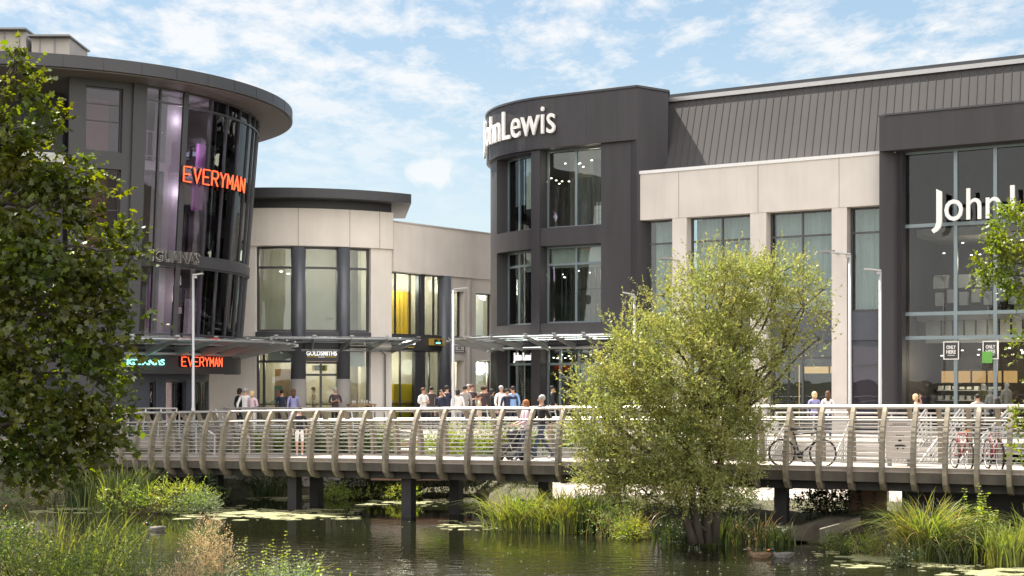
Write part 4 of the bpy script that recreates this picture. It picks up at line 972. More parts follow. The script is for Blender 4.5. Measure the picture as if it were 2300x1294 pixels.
# ================================================================ footbridge
bp_px = [150, 287, 451, 780, 1042, 1276, 1500, 1719, 2042, 2295, 2600]
bp_D = [48.0, 45.6, 43.3, 40.3, 38.4, 36.9, 35.8, 34.7, 33.1, 31.5, 29.6]
bp_y = [1025.5, 1028, 1032.5, 1036.5, 1041, 1042, 1044, 1044.5, 1048.5, 1061, 1076]
bpts = [(X(p, d), d) for p, d in zip(bp_px, bp_D)]
def smooth_line(P, n=6):
    out = []
    for i in range(len(P) - 1):
        p0 = P[max(i - 1, 0)]; p1 = P[i]; p2 = P[i + 1]; p3 = P[min(i + 2, len(P) - 1)]
        for k in range(n):
            t = k / n
            out.append(tuple(.5 * (2 * b + (c - a) * t + (2 * a - 5 * b + 4 * c - d) * t * t + (3 * b - a - 3 * c + d) * t ** 3) for a, b, c, d in zip(p0, p1, p2, p3)))
    return out + [P[-1]]
xs_ = np.linspace(bpts[0][0], bpts[-1][0], 13)      # gentle curve fitted through the measured edge
co = np.polyfit([p[0] for p in bpts], [p[1] for p in bpts], 2)
BR = Path([(x, float(np.polyval(co, x))) for x in np.linspace(-15.5, 15.5, 60)])
zfit = np.polyfit([p[0] for p in bpts], [Z(y, d) for y, d in zip(bp_y, bp_D)], 2)
def dz(s): return float(np.polyval(zfit, BR.base(s).x))
BW = 3.0; RH = 1.42
bridge = empty('footbridge', (0, 38.4, 0), label='curved steel footbridge with bent tan ribs and pale rails crossing the water', cat='bridge')
def along(o, zoff, s0=0, s1=None, n=70):
    s1 = s1 or BR.L; r = []
    for i in range(n + 1):
        s = s0 + (s1 - s0) * i / n; q = BR.P(s, 0, -o); r.append(Vector((q.x, q.y, dz(s) + zoff)))
    return r
def strip(prof, s0, s1, n, m, name, parent=bridge):
    """prof: closed list of (offset inwards, height over the deck)"""
    mb = MB(); k = len(prof); V = []
    for i in range(n + 1):
        s = s0 + (s1 - s0) * i / n
        for o, z in prof: q = BR.P(s, 0, -o); V.append((q.x, q.y, dz(s) + z))
    f = [(i * k + j, (i + 1) * k + j, (i + 1) * k + (j + 1) % k, i * k + (j + 1) % k) for i in range(n) for j in range(k)]
    f += [tuple(range(k - 1, -1, -1)), tuple(n * k + j for j in range(k))]
    mb.add(V, f); return mb.build(name, m, parent)
strip([(.06, 0), (BW - .06, 0), (BW - .06, -.07), (.06, -.07)], 0, BR.L, 70, 'deck', 'deck')
strip([(.04, .05), (.16, .05), (.16, -.004), (.04, -.004)], 0, BR.L, 70, 'deck', 'kerb_rail')
for a, b in ((.07, .17), (BW - .17, BW - .07)): strip([(a, -.075), (b, -.075), (b, -.30), (a, -.30)], 0, BR.L, 70, 'beam', 'edge_beam')
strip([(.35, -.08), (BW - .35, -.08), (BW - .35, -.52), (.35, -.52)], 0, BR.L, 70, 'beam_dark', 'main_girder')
# ribs: positions read along the near edge
rib_px = [161, 187, 213, 240, 271, 304.6, 339.8, 375, 413.8, 455.5, 499, 545, 593.8, 644.3, 697.4, 752.3, 808, 865.7, 925.5, 986.6, 1050, 1116, 1184, 1254, 1325, 1398, 1471, 1545, 1618.6, 1693.8, 1765, 1838.7, 1909, 1980.7, 2051, 2122.8, 2194, 2267, 2340, 2413]
rprof = [(.52, -.46), (.30, -.45), (.14, -.40), (.04, -.28), (.0, -.10), (.0, .15), (.015, .40), (.05, .65), (.105, .90), (.18, 1.12), (.27, 1.30), (.36, RH)]
rw = [.10, .14, .16, .17, .17, .165, .155, .14, .125, .11, .10, .09]
def rib(s, side):
    q = BR.base(s); n = BR.nrm(s); t = Vector((-n.y, n.x)); V = []; k = len(rprof)
    for i, (o, z) in enumerate(rprof):
        a = rprof[max(i - 1, 0)]; b = rprof[min(i + 1, k - 1)]; d = Vector((b[0] - a[0], b[1] - a[1])).normalized(); pn = Vector((-d.y, d.x))
        for e, sd_ in ((-1, -1), (1, -1), (1, 1), (-1, 1)):
            oo = o + pn.x * rw[i] * .64 * e; zz = z + pn.y * rw[i] * .64 * e
            if side: oo = BW - oo
            p = q - n * oo + t * .048 * sd_; V.append((p.x, p.y, dz(s) + zz))
    f = [(i * 4 + j, i * 4 + (j + 1) % 4, (i + 1) * 4 + (j + 1) % 4, (i + 1) * 4 + j) for i in range(k - 1) for j in range(4)]
    f += [(3, 2, 1, 0), tuple((k - 1) * 4 + j for j in range(4))]
    mb = MB(); mb.add(V, f if not side else [tuple(reversed(x)) for x in f])
    if not side:      # dark clamps where the rails pass
        mb.cur = 1
        for j in range(9):
            z = .99 - j * .118; o = float(np.interp(z, [p_[1] for p_ in rprof], [p_[0] for p_ in rprof])) - float(np.interp(z, [p_[1] for p_ in rprof], rw)) * .64 - .003
            p = q - n * o; mb.box((p.x, p.y, dz(s) + z), (.104, .014, .020), rz=math.atan2(t.y, t.x))
    return mb.build('rib', ['rib', 'lamp_dark'], bridge)
rs = []
for px in rib_px:
    s = BR.S(px, 2.0) ; rs.append(s); rib(s, 0)
sL_far = BR.S(430, 2.0)
for s in rs:
    if s > sL_far - 8: rib(s, 1)
sA, sB = rs[0] - .3, rs[-1] + .3
def rail(o, z, r, m, name, s0=sA, s1=sB, n=60, k=6):
    mb = MB(); mb.tube(along(o, z, s0, s1, n), r, k); return mb.build(name, m, bridge)
for side in (0, 1):
    f_ = (lambda o: BW - o) if side else (lambda o: o)
    rail(f_(.37), RH + .01, .038, 'steel', 'handrail', k=8)
    rail(f_(.16 + .03), 1.13, .027, 'steel', 'mid_rail', k=8)
    for j in range(9):
        z = .99 - j * .118; o = float(np.interp(z, [p[1] for p in rprof], [p[0] for p in rprof])) + .0
        rail(f_(o + .02), z, .0125, 'steel', 'rail_bar', k=5)
# piers under the deck
for px, o in ((450, 2.2), (487, .9), (662, .8), (711, 2.1), (918, .7), (1025, 2.2), (1225, 2.2), (1378, .8), (1588, 1.6), (1756, 1.2), (2118, 2.2)):
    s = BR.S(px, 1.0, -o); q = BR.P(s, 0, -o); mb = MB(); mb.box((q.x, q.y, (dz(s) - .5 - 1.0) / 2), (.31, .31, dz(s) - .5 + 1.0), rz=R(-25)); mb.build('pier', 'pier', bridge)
# solid abutment at the right-hand end
s = BR.S(2160, 1.0, -1.8); mb = MB()
q = BR.P(BR.S(2030, 1, -2.2), 0, -2.0); q2 = BR.P(BR.S(2500, 1, -2.2), 0, -2.0)
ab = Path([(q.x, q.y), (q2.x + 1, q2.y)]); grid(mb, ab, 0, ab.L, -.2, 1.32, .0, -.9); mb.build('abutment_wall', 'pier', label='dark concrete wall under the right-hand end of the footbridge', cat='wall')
mb = MB(); q = BR.P(BR.S(1930, 1, -2.2), 0, -3.0); mb.box((q.x, q.y, .75), (.95, .1, 1.1), rz=R(-20)); mb.build('timber_panel', 'terracotta', label='dark brown board panel in the shade left of the bridge end wall', cat='panel')

# ================================================================ what stands between the bridge and the plaza
# pale low wall on the left, terraces in the middle, stairs on the right
mb = MB(); mb.box((-9.5, 48.6, .55), (9.0, .35, .55)); mb.build('low_wall', 'wall_pale', label='pale low wall beside the water behind the left bridge piers', cat='wall')
mb = MB(); mb.box((-24.4, 48.92, .95), (20.0, .16, 1.0)); mb.box((-3.6, 48.92, .95), (5.6, .16, 1.2)); mb.build('plaza_wall', 'wall_pale', label='long pale retaining wall along the plaza edge behind the bridge', cat='wall')
ter = empty('terraced_seating', (-2.9, 47.6, 0), label='stepped brown and white terrace benches seen through the middle of the railing', cat='terrace')
for k in range(4):
    y = 46.6 + k * .55; z = .75 + k * .33
    mb = MB(); mb.box((-2.95, y, z), (3.3, .5, .24)); mb.build('step', 'terracotta', ter)
    mb = MB(); mb.box((-2.95, y - .02, z + .155), (3.35, .56, .06)); mb.build('step_edge', 'white_paint', ter)
pl = MB(); pl.box((3.4, 45.3, 1.2), (5.2, .3, 1.1)); pl.build('planter_wall', 'wall_pale', label='pale planter wall behind the walking couple', cat='wall')
pl = MB(); pl.box((9.5, 44.6, 1.45), (6.4, .25, .9), rz=R(-5)); pl.build('stair_wall', 'wall_pale', label='pale wall behind the stair railings on the right', cat='wall')
def railing(name, p, q, h, n_bar, label, lean=(0, 0), posts=None, r=.022, top=.035, group=None, zb=0.15):
    p = Vector(p); q = Vector(q); root = empty(name, tuple(p), label=label, cat='railing', group=group); L = (q - p).length; posts = posts or max(2, int(L / 1.3) + 1)
    ln = Vector((lean[0], lean[1], 0))
    mb = MB(); mb.tube([p + ln + Vector((0, 0, h)), q + ln + Vector((0, 0, h))], top, 8); mb.build('handrail', 'steel', root)
    for k in range(n_bar):
        z = zb + (h - .12 - zb) * k / max(1, n_bar - 1); e = ln * (z / h)
        mb = MB(); mb.tube([p + e + Vector((0, 0, z)), q + e + Vector((0, 0, z))], r * .7, 5); mb.build('rail_bar', 'steel', root)
    for k in range(posts):
        a = p + (q - p) * k / (posts - 1); d = (q - p).normalized(); d.z = 0; d = d.normalized()
        mb = MB(); mb.tube([a, a + ln * .35 + Vector((0, 0, h * .6)), a + ln + Vector((0, 0, h))], [.045, .04, .03], 4, flat=.6); mb.build('post', 'steel', root)
    return root
railing('plaza_railing', (-13.6, 50.2, GZ - .25), (-11.9, 49.9, GZ - .25), 1.25, 3, 'short white railing panel beside the tree at the left end of the bridge', (.12, .1), posts=4)
railing('ramp_railing', (-11.6, 49.6, GZ - .3), (-9.7, 46.4, .9), 1.2, 8, 'sloping rail running down behind the left part of the bridge', posts=3)
railing('ramp_railing', (-10.1, 49.7, GZ - .15), (-8.6, 46.6, .8), 1.2, 8, 'sloping rail with close bars under the left end of the long plaza railing', posts=3)
railing('plaza_railing', (-10.2, 49.5, GZ - .2), (1.6, 49.2, GZ - .2), 1.22, 3, 'long steel railing along the plaza edge behind the bridge', (-.12, .1), posts=11)
railing('plaza_railing', (1.7, 48.9, GZ - .2), (6.5, 47.4, GZ - .2), 1.2, 4, 'steel railing on the plaza edge behind the willow', posts=5)
railing('plaza_railing', (8.4, 45.4, GZ - .2), (15.5, 44.2, GZ - .2), 1.15, 5, 'steel railing along the plaza edge left of the shop trolley', posts=7)
stl = ['steep stair rail rising behind the black bicycle', 'long stair rail rising between the black bicycle and the notice cabinet', 'stair rail rising behind the notice cabinet', 'stair rail rising left of the red bicycles', 'stair rail rising behind the left red bicycle', 'right-hand stair rail rising past the red bicycles']
spec = [((7.4, 41.6, .55), (8.9, 45.2, GZ - .1)), ((7.0, 41.2, .5), (8.4, 45.0, GZ - .1)), ((8.6, 38.2, .6), (10.2, 42.6, GZ - .1)), ((10.2, 38.6, .6), (12.3, 42.2, GZ + .1)), ((10.8, 37.8, .6), (13.2, 41.6, GZ + .2)), ((11.6, 37.2, .6), (14.4, 41.0, GZ + .2))]
for (a, b), l in zip(spec, stl): railing('stair_railing', a, b, 1.05, 6, l, posts=3, group='stair rails behind the right part of the bridge')
st_ = empty('stairs', (9.5, 42, 0), label='broad pale steps climbing to the plaza behind the right part of the bridge', cat='stairs')
for k in range(9):
    a = Vector((8.0 + k * .2, 41.5 + k * .36, .56 + k * .145)); mb = MB(); mb.box((a.x + 2.4, a.y, a.z), (5.2, .37, .14), rz=R(-16)); mb.build('step', 'wall_pale', st_)

# ================================================================ lamp posts
def lamp(px, ptop, D, head, label, dark=False, zb=GZ, r=.055):
    x = X(px, D); zt_ = Z(ptop, D); root = empty('lamp_post', (x, D, zb), label=label, cat='lamp post', group='slim lamp posts on the plaza')
    m = 'lamp_dark' if dark else 'lamp'
    mb = MB(); mb.tube([(x, D, zb), (x, D, zb + 1.0), (x, D, zb + 1.05), (x, D, zt_)], [r * 1.35, r * 1.3, r, r * .75], 10); mb.build('pole', m, root)
    for (dx, L, tilt) in head:
        mb = MB(); c = Vector((x + dx * L * .5, D - .02, zt_ + .03 + tilt * .5)); mb.box(c, (L, .22, .045), ry=-dx * math.atan2(tilt, L)); mb.box((x + dx * .07, D, zt_ - .03), (.12, .1, .1)); mb.build('lamp_head', 'lamp_dark' if dark else 'steel_dull', root)
lamp(434, 620, 49.5, [(1, .35, .05)], 'slim white lamp post in front of the cinema entrance')
lamp(1018, 652, 51, [(1, .50, .06)], 'slim grey lamp post in front of the pale shop wing')
lamp(1425, 664, 50, [(-1, .42, .08)], 'lamp post almost hidden behind the top left of the willow')
lamp(1909, 573, 47.5, [(-1, .62, .06)], 'lamp post with a flat head standing in front of the right stone pier')
lamp(1977, 610, 45.5, [(-1, .50, .05)], 'pale lamp post at the left edge of the right charcoal tower')
def wall_lamp(px, py, label):
    p = ST.P(st(px), sz(py, px), .1); root = empty('wall_lamp', tuple(p), label=label, cat='wall lamp', group='floodlights on the stone piers')
    mb = MB(); mb.tube([p - Vector((nf_.x, nf_.y, 0)) * .12, p + Vector((nf_.x, nf_.y, 0)) * .5], .03, 6); mb.build('arm', 'steel_dull', root)
    mb = MB(); mb.box(p + Vector((nf_.x, nf_.y, 0)) * .65 - Vector((.2, 0, -.04)), (.5, .3, .1), rz=.2); mb.build('lamp_head', 'lamp_dark', root)
wall_lamp(1524, 586, 'small floodlight on the left stone pier above the willow'); wall_lamp(1884, 571, 'small floodlight on the right stone pier')
# ================================================================ bicycles, pushchair, cabinet, trolley
def bicycle(root, frame_m, basket=False):
    """built round the origin, wheels along x"""
    for x in (-.52, .52):
        mb = MB(); mb.tube([(x + .335 * math.cos(w), 0, .335 + .335 * math.sin(w)) for w in [2 * math.pi * k / 28 for k in range(29)]], .024, 6, cap=False); wh = mb.build('wheel', 'rubber', root)
        mb = MB(); mb.tube([(x + .31 * math.cos(w), 0, .335 + .31 * math.sin(w)) for w in [2 * math.pi * k / 28 for k in range(29)]], .010, 5, cap=False)
        for k in range(12): w = math.pi * k / 6; mb.tube([(x, .02 * (-1) ** k, .335), (x + .31 * math.cos(w), 0, .335 + .31 * math.sin(w))], .0025, 3)
        mb.tube([(x, -.05, .335), (x, .05, .335)], .02, 8); mb.build('rim', 'steel_dull', wh)
    T = lambda *p, r=.017: mb.tube(p, r, 8)
    mb = MB(); bb = (-.06, 0, .29); seat = (-.22, 0, .80); head = (.36, 0, .84); hb = (.39, 0, .70)
    T(bb, seat, r=.018); T(seat, head, r=.019); T(bb, hb, r=.022); T((-.52, .05, .335), bb, r=.011); T((-.52, .05, .335), (-.21, 0, .77), r=.010); T((-.52, -.05, .335), bb, r=.011); T((-.52, -.05, .335), (-.21, 0, .77), r=.010)
    T(head, hb, r=.024); mb.build('frame', frame_m, root)
    mb = MB(); T(hb, (.42, .05, .60), (.52, .05, .335), r=.012); T(hb, (.42, -.05, .60), (.52, -.05, .335), r=.012); mb.build('fork', frame_m, root)
    mb = MB(); T(head, (.34, 0, .96), r=.015); T((.26, -.30, .99), (.36, -.15, .965), (.34, 0, .96), (.36, .15, .965), (.26, .30, .99), r=.014); mb.build('handlebar', 'black', root)
    mb = MB(); T(seat, (-.25, 0, .90), r=.014); mb.tube([(-.40, 0, .925), (-.33, 0, .93), (-.22, 0, .92), (-.12, 0, .915)], [.05, .075, .045, .018], 8, flat=.0 + .45); mb.build('saddle', 'black', root)
    mb = MB(); mb.tube([(-.06, -.04, .29), (-.06, -.05, .29)], .09, 14); T((-.06, -.07, .29), (.02, -.08, .14), r=.01); T((-.06, .07, .29), (-.14, .08, .44), r=.01); mb.box((.03, -.12, .13), (.09, .08, .02)); mb.box((-.14, .12, .45), (.09, .08, .02)); mb.build('crank', 'black', root)
    if basket:
        mb = MB()
        for k in range(6):
            z = .78 + k * .045; mb.tube([(.45, -.16, z), (.72, -.18, z), (.72, .18, z), (.45, .16, z), (.45, -.16, z)], .006, 4)
        for a in range(6): mb.tube([(.45 + a * .054, -.17, .78), (.45 + a * .054, -.17, 1.0)], .005, 4); mb.tube([(.45 + a * .054, .17, .78), (.45 + a * .054, .17, 1.0)], .005, 4); mb.tube([(.72, -.18 + a * .07, .78), (.72, -.18 + a * .07, 1.0)], .005, 4)
        mb.build('basket', 'steel_dull', root)
def place(root, px, o, rz):
    s = BR.S(px, 2.0, -o); q = BR.P(s, 0, -o); t = BR.nrm(s); root.location = (q.x, q.y, dz(s) + .003); root.rotation_euler = (0, 0, math.atan2(t.x, -t.y) + rz)
b1 = empty('bicycle', label='black bicycle leaning against the near rail right of the willow', cat='bicycle'); bicycle(b1, 'black'); place(b1, 1802, .55, R(20)); b1.rotation_euler.x = R(4); b1.scale = (.93, .93, .97)
b2 = empty('bicycle', label='red bicycle with orange lamp seen end on, left one of the red pair', cat='bicycle', group='red bicycles'); bicycle(b2, 'red_paint'); mb = MB(); mb.box((.42, 0, .88), (.06, .08, .06)); mb.build('front_lamp', 'orange', b2); place(b2, 2160, .75, R(-62))
b3 = empty('bicycle', label='red bicycle with a wire basket beside the right frame edge', cat='bicycle', group='red bicycles'); bicycle(b3, 'red_paint', True); place(b3, 2232, .75, R(-66))
# notice cabinet
s = BR.S(2020, 2.0, -1.6); q = BR.P(s, 0, -1.6); zz = dz(s)
cab = empty('notice_cabinet', (q.x, q.y, zz), label='pale cabinet with a printed notice and dark animal emblem on short legs', cat='cabinet')
Lc = Vector((.62, 0)); mb = MB(); mb.box((q.x, q.y, zz + .62), (.66, .18, .92), rz=R(-8)); mb.build('box', 'wall_pale', cab)
for a in (-.24, .24): mb = MB(); mb.box((q.x + a, q.y - a * -.03, zz + .08), (.1, .12, .17), rz=R(-8)); mb.build('leg', 'lamp_dark', cab)
rzc = R(-8); ex = Vector((math.cos(rzc), math.sin(rzc), 0)); nn = Vector((math.sin(rzc), -math.cos(rzc), 0)); fc = Vector((q.x, q.y, zz + .62)) + nn * .092
mb = MB()
for zz2, w in ((.39, .34), (.35, .50), (.12, .2)):
    nseg = int(w / .04)
    for k in range(nseg): mb.box(fc + ex * (-w / 2 + (k + .5) * w / nseg) + Vector((0, 0, zz2)), (.026, .004, .018), rz=rzc)
mb.box(fc + ex * 0 + Vector((0, 0, -.02)), (.08, .004, .07), rz=rzc)
an = [(-.13, -.14), (-.1, -.11), (.02, -.10), (.10, -.11), (.15, -.15), (.13, -.19), (.10, -.16), (.09, -.21), (.05, -.20), (.05, -.17), (-.02, -.17), (-.04, -.22), (-.08, -.21), (-.06, -.17), (-.11, -.16)]
V = [fc + ex * a + Vector((0, 0, b)) + nn * .003 for a, b in an] + [fc + ex * a + Vector((0, 0, b)) - nn * .001 for a, b in an]; n = len(an)
mb.add(V, [tuple(range(n - 1, -1, -1)), tuple(range(n, 2 * n))] + [(i, (i + 1) % n, n + (i + 1) % n, n + i) for i in range(n)]); mb.build_each('notice_mark', 'black', cab)
# shopping trolley on the plaza edge
tr = empty('shopping_trolley', (12.6, 41.6, GZ - .3), rz=R(-15), label='wire shopping trolley behind the red bicycles', cat='trolley')
mb = MB(); 
for k in range(8):
    z = .5 + k * .06; a = .42 + k * .012; mb.tube([(-a, -.22, z), (a, -.25, z), (a, .25, z), (-a, .22, z), (-a, -.22, z)], .008, 4)
for k in range(13): x = -.42 + k * .07; mb.tube([(x, -.23, .5), (x, -.25, .94)], .006, 4); mb.tube([(x, .23, .5), (x, .25, .94)], .006, 4)
mb.build('basket', 'steel', tr, world=False)
mb = MB(); mb.tube([(-.5, -.26, 1.0), (-.5, .26, 1.0)], .022, 8); mb.tube([(-.5, -.24, 1.0), (-.42, -.22, .5), (-.3, -.2, .12), (.4, -.2, .15)], .016, 6); mb.tube([(-.5, .24, 1.0), (-.42, .22, .5), (-.3, .2, .12), (.4, .2, .15)], .016, 6); mb.build('frame', 'steel', tr, world=False)
for x in (-.3, .38):
    for y in (-.2, .2): mb = MB(); mb.tube([(x, y - .015, .06), (x, y + .015, .06)], .06, 12); mb.build('wheel', 'rubber', tr, world=False)
# pushchair pushed by the couple
s = BR.S(1152, 2.0, -1.0); q = BR.P(s, 0, -1.0); tt = BR.nrm(s)
pc = empty('pushchair', label='black pushchair in front of the walking woman', cat='pushchair')
mb = MB(); mb.tube([(.42, 0, 1.0), (.18, 0, .62), (-.22, 0, .16)], .016, 6); mb.tube([(.15, .0, .10), (.05, 0, .5), (-.10, 0, .66)], .014, 6); mb.tube([(.42, -.2, 1.0), (.42, .2, 1.0)], .018, 6)
for y in (-.2, .2): mb.tube([(.42, y, 1.0), (.16, y, .58), (-.24, y, .14)], .014, 6); mb.tube([(.16, y, .12), (.04, y, .45)], .014, 6)
mb.build('frame', 'lamp_dark', pc)
mb = MB(); mb.tube([(.16, 0, .74), (.05, 0, .44), (-.06, 0, .37), (-.24, 0, .34), (-.30, 0, .18)], [.10, .15, .15, .13, .07], 10, flat=1.3); mb.build('seat', 'black', pc)
mb = MB(); mb.ell((.02, 0, .70), (.21, .19, .19), 12, 8); mb.build('hood', 'black', pc)
for x, r in ((-.26, .10), (.16, .13)):
    for y in (-.22, .22): mb = MB(); mb.tube([(x, y - .02, r), (x, y + .02, r)], r, 16); mb.build('wheel', 'rubber', pc)
pc.location = (q.x, q.y, dz(s)); pc.rotation_euler = (0, 0, math.atan2(tt.x, -tt.y))

# ================================================================ people
skins = {}
def cmat(name, col, rough=.8):
    if name not in M: M[name] = mat(name, col, rough, var=.08, scale=4)
    return name
SK = cmat('skin', (.50, .29, .20), .55); SKd = cmat('skin_tan', (.36, .20, .13), .55)
for n_, c_ in dict(cloth_white=(.75, .74, .74), cloth_black=(.015, .015, .018), cloth_navy=(.02, .025, .055), jeans=(.04, .055, .10), cloth_lilac=(.28, .28, .52), cloth_blue=(.22, .38, .68), cloth_pink=(.66, .50, .56), cloth_grey=(.30, .29, .28), cloth_tan=(.50, .36, .24), cloth_dark=(.06, .04, .045), cloth_cream=(.62, .57, .5), shoe=(.5, .5, .5), hair_brown=(.10, .045, .025), hair_dark=(.018, .014, .012), hair_blond=(.62, .45, .24), hair_grey=(.35, .34, .33), hair_ginger=(.30, .11, .035), olive=(.16, .14, .04)).items(): cmat(n_, c_)
def person(loc, rz, label, top, legs, hair, hs='short', H=1.75, pose='stand', arms='down', skin='skin', group=None, sleeve=True, dress=False, shorts=False, name='person', cat='person', female=False, seed=0):
    """body grown as one skin over a joint skeleton; faces x- direction = -y (towards the camera) before rz"""
    rq = random.Random(seed * 13 + 5); k = H / 1.75
    st_ = {'stand': 0, 'walk': 1}[pose]; sw = .19 * (.9 if female else 1.0); hp = .085
    J = []; E = []; Rr = []; tag = []
    def j(p, r, t, par=None):
        J.append(Vector(p)); Rr.append(r if isinstance(r, tuple) else (r, r)); tag.append(t)
        if par is not None: E.append((par, len(J) - 1))
        return len(J) - 1
    pelvis = j((0, 0, .95), (.145, .105), 'leg'); waist = j((0, 0, 1.08), (.125 - (.015 if female else 0), .09), 'top', pelvis); chest = j((0, .0, 1.27), (.15, .105), 'top', waist)
    neckb = j((0, .015, 1.43), (.08, .07), 'top', chest); neck = j((0, .01, 1.50), .05, 'skin', neckb); hd = j((0, -.005, 1.585), (.07, .085), 'skin', neck); ht = j((0, .005, 1.69), (.072, .088), 'skin', hd)
    for sd_ in (-1, 1):
        f = st_ * sd_
        kx = (sd_ * hp, -.20 * f - .0, .50) if st_ else (sd_ * .10, -.01, .50)
        hip = j((sd_ * hp, 0, .86), .085, 'leg', pelvis); kn = j((kx[0], -.14 * f - .04 * st_, .50), .058, 'leg', hip); ank = j((sd_ * .09, (-.26 * f + (.12 if f < 0 else 0)) if st_ else .01, .10 + (.05 if st_ and f < 0 else 0)), .04, 'leg' if not (shorts or dress) else 'skin', kn)
        if shorts or dress: tag[kn] = 'skin' if dress else 'leg'
        toe = j((sd_ * .10, J[ank].y - .15, .045), (.04, .03), 'shoe', ank)
        sh = j((sd_ * sw, .0, 1.40), .06, 'top', neckb)
        if arms == 'down' or (arms == 'head1' and sd_ < 0) or (arms == 'phone1' and sd_ < 0): el = (sd_ * (sw + .06), .03 + .10 * f, 1.13); wr = (sd_ * (sw + .05), -.05 + .20 * f, .90); hn = (sd_ * (sw + .04), -.08 + .22 * f, .82)
        elif arms == 'push': el = (sd_ * (sw + .05), -.06, 1.14); wr = (sd_ * .17, -.32, 1.02); hn = (sd_ * .17, -.40, 1.02)
        elif arms in ('head1', 'phone1'): el = (sd_ * (sw + .14), -.16, 1.38); wr = (sd_ * .13, -.12, 1.60); hn = (sd_ * .09, -.12, 1.66)
        else: el = (sd_ * (sw + .06), .0, 1.14); wr = (sd_ * .10, -.22, 1.18); hn = (sd_ * .04, -.27, 1.22)
        e_ = j(el, .042, 'top' if sleeve else 'skin', sh); w_ = j(wr, .028, 'top' if sleeve == 2 else 'skin', e_); h_ = j(hn, (.034, .02), 'skin', w_)
    me = bpy.data.meshes.new('sk'); me.from_pydata([tuple(v) for v in J], E, []); o = bpy.data.objects.new('sk', me); C.objects.link(o)
    md = o.modifiers.new('Skin', 'SKIN'); md.use_smooth_shade = True
    for i, r in enumerate(Rr): me.skin_vertices[0].data[i].radius = r
    me.skin_vertices[0].data[0].use_root = True
    o.modifiers.new('S', 'SUBSURF').levels = 1
    dg = bpy.context.evaluated_depsgraph_get(); bm_ = bpy.data.meshes.new_from_object(o.evaluated_get(dg)); bpy.data.objects.remove(o)
    mb = MB(); mb.smooth = True; mb.add([v.co for v in bm_.vertices], [tuple(p.vertices) for p in bm_.polygons]); bpy.data.meshes.remove(bm_)
    kinds = {'skin': 0, 'top': 1, 'leg': 2, 'shoe': 3}
    segs = [(J[a], J[b], tag[b] if tag[a] != 'shoe' else 'shoe', tag[a]) for a, b in E]
    for fi, f in enumerate(mb.f):
        c = sum((Vector(mb.v[i]) for i in f), Vector()) / len(f); best = 9; bt = 'top'
        for a, b, tb, ta in segs:
            d = b - a; t = max(0, min(1, (c - a).dot(d) / d.length_squared)); dd = (c - a - d * t).length
            if dd < best: best = dd; bt = ta if t < .5 else tb
        if c.z > 1.47 and abs(c.x) < .12: bt = 'skin'
        elif c.z > .93 and bt == 'leg': bt = 'top'
        if dress and .55 < c.z < 1.0 and bt == 'leg': bt = 'top'
        if shorts and c.z < .55 and bt == 'leg': bt = 'skin'
        mb.mi[fi] = kinds[bt]
    # face: nose, ears; hands: fingers and thumb fused into the palm
    mb.cur = 0; mb.ell((0, -.098, 1.60), (.013, .02, .022), 6, 5)
    for sd_ in (-1, 1): mb.ell((sd_ * .074, .0, 1.60), (.01, .018, .028), 6, 5)
    for i, p in enumerate(J):
        if i and tag[i] == 'skin' and Rr[i] == (.034, .02):
            d = (J[i] - J[i - 1]).normalized(); sdv = d.cross(Vector((1, 0, 0)) if abs(d.x) < .7 else Vector((0, 0, 1))).normalized()
            for q_, L in ((-.028, .055), (-.010, .07), (.008, .075), (.026, .062)): a = p + sdv * q_ + d * .02; cu = d.cross(sdv) * .015; mb.tube([a, a + d * L * .6, a + d * L + cu], [.010, .009, .006], 5)
            mb.tube([p - sdv * .02 - d * .02, p - sdv * .05 + d * .02, p - sdv * .052 + d * .04], [.011, .010, .007], 5)
    root = mb.build(name, [skin, top, legs, 'shoe' if not dress else skin], None, label=label, cat=cat, group=group)
    if name == 'person':
        h = MB()
        if hs == 'short': h.ell((0, .02, 1.665), (.088, .100, .085), 14, 9)
        elif hs == 'long': h.ell((0, .018, 1.655), (.094, .108, .10), 14, 9); h.tube([(0, .06, 1.66), (0, .085, 1.55), (0, .085, 1.40)], [.08, .088, .05], 12, flat=.55)
        elif hs == 'bob': h.ell((0, .02, 1.65), (.10, .11, .105), 14, 9); h.tube([(0, .05, 1.62), (0, .06, 1.52)], [.095, .085], 12, flat=.7)
        rn = random.Random(3)
        h.v = [(v[0] * (1 + rn.uniform(-.05, .05)), v[1] + rn.uniform(-.006, .006), v[2] + rn.uniform(-.006, .006)) for v in h.v]
        # keep the face free: push hair verts that fall over it back
        h.v = [(v[0], max(v[1], -.062 + max(0, (v[2] - 1.68)) * -.5), v[2]) if v[2] < 1.70 else v for v in h.v]
        h.build('hair', hair, root, world=False)
        e = MB(); 
        for sd_ in (-1, 1): e.ell((sd_ * .03, -.083, 1.635), (.011, .008, .007), 6, 5)
        e.build('eyes', 'black', root, world=False)
        e = MB(); e.ell((0, -.086, 1.565), (.024, .006, .006), 8, 5); e.build('mouth', 'skin_tan' if skin == 'skin' else 'hair_brown', root, world=False)
    if dress:
        d = MB(); n = 16; prof = [(1.12, .12), (1.0, .15), (.8, .19), (.60, .21)]
        d.smooth = True; d.add([(math.cos(2 * math.pi * i / n) * r, math.sin(2 * math.pi * i / n) * r * .8, z) for z, r in prof for i in range(n)], [(a * n + i, a * n + (i + 1) % n, (a + 1) * n + (i + 1) % n, (a + 1) * n + i) for a in range(3) for i in range(n)]); d.build('skirt', top, root, world=False)
    root.location = loc; root.rotation_euler = (0, 0, rz); root.scale = (k, k, k)
    return root
def onb(px, o): s = BR.S(px, 2.0, -o); q = BR.P(s, 0, -o); return (q.x, q.y, dz(s))
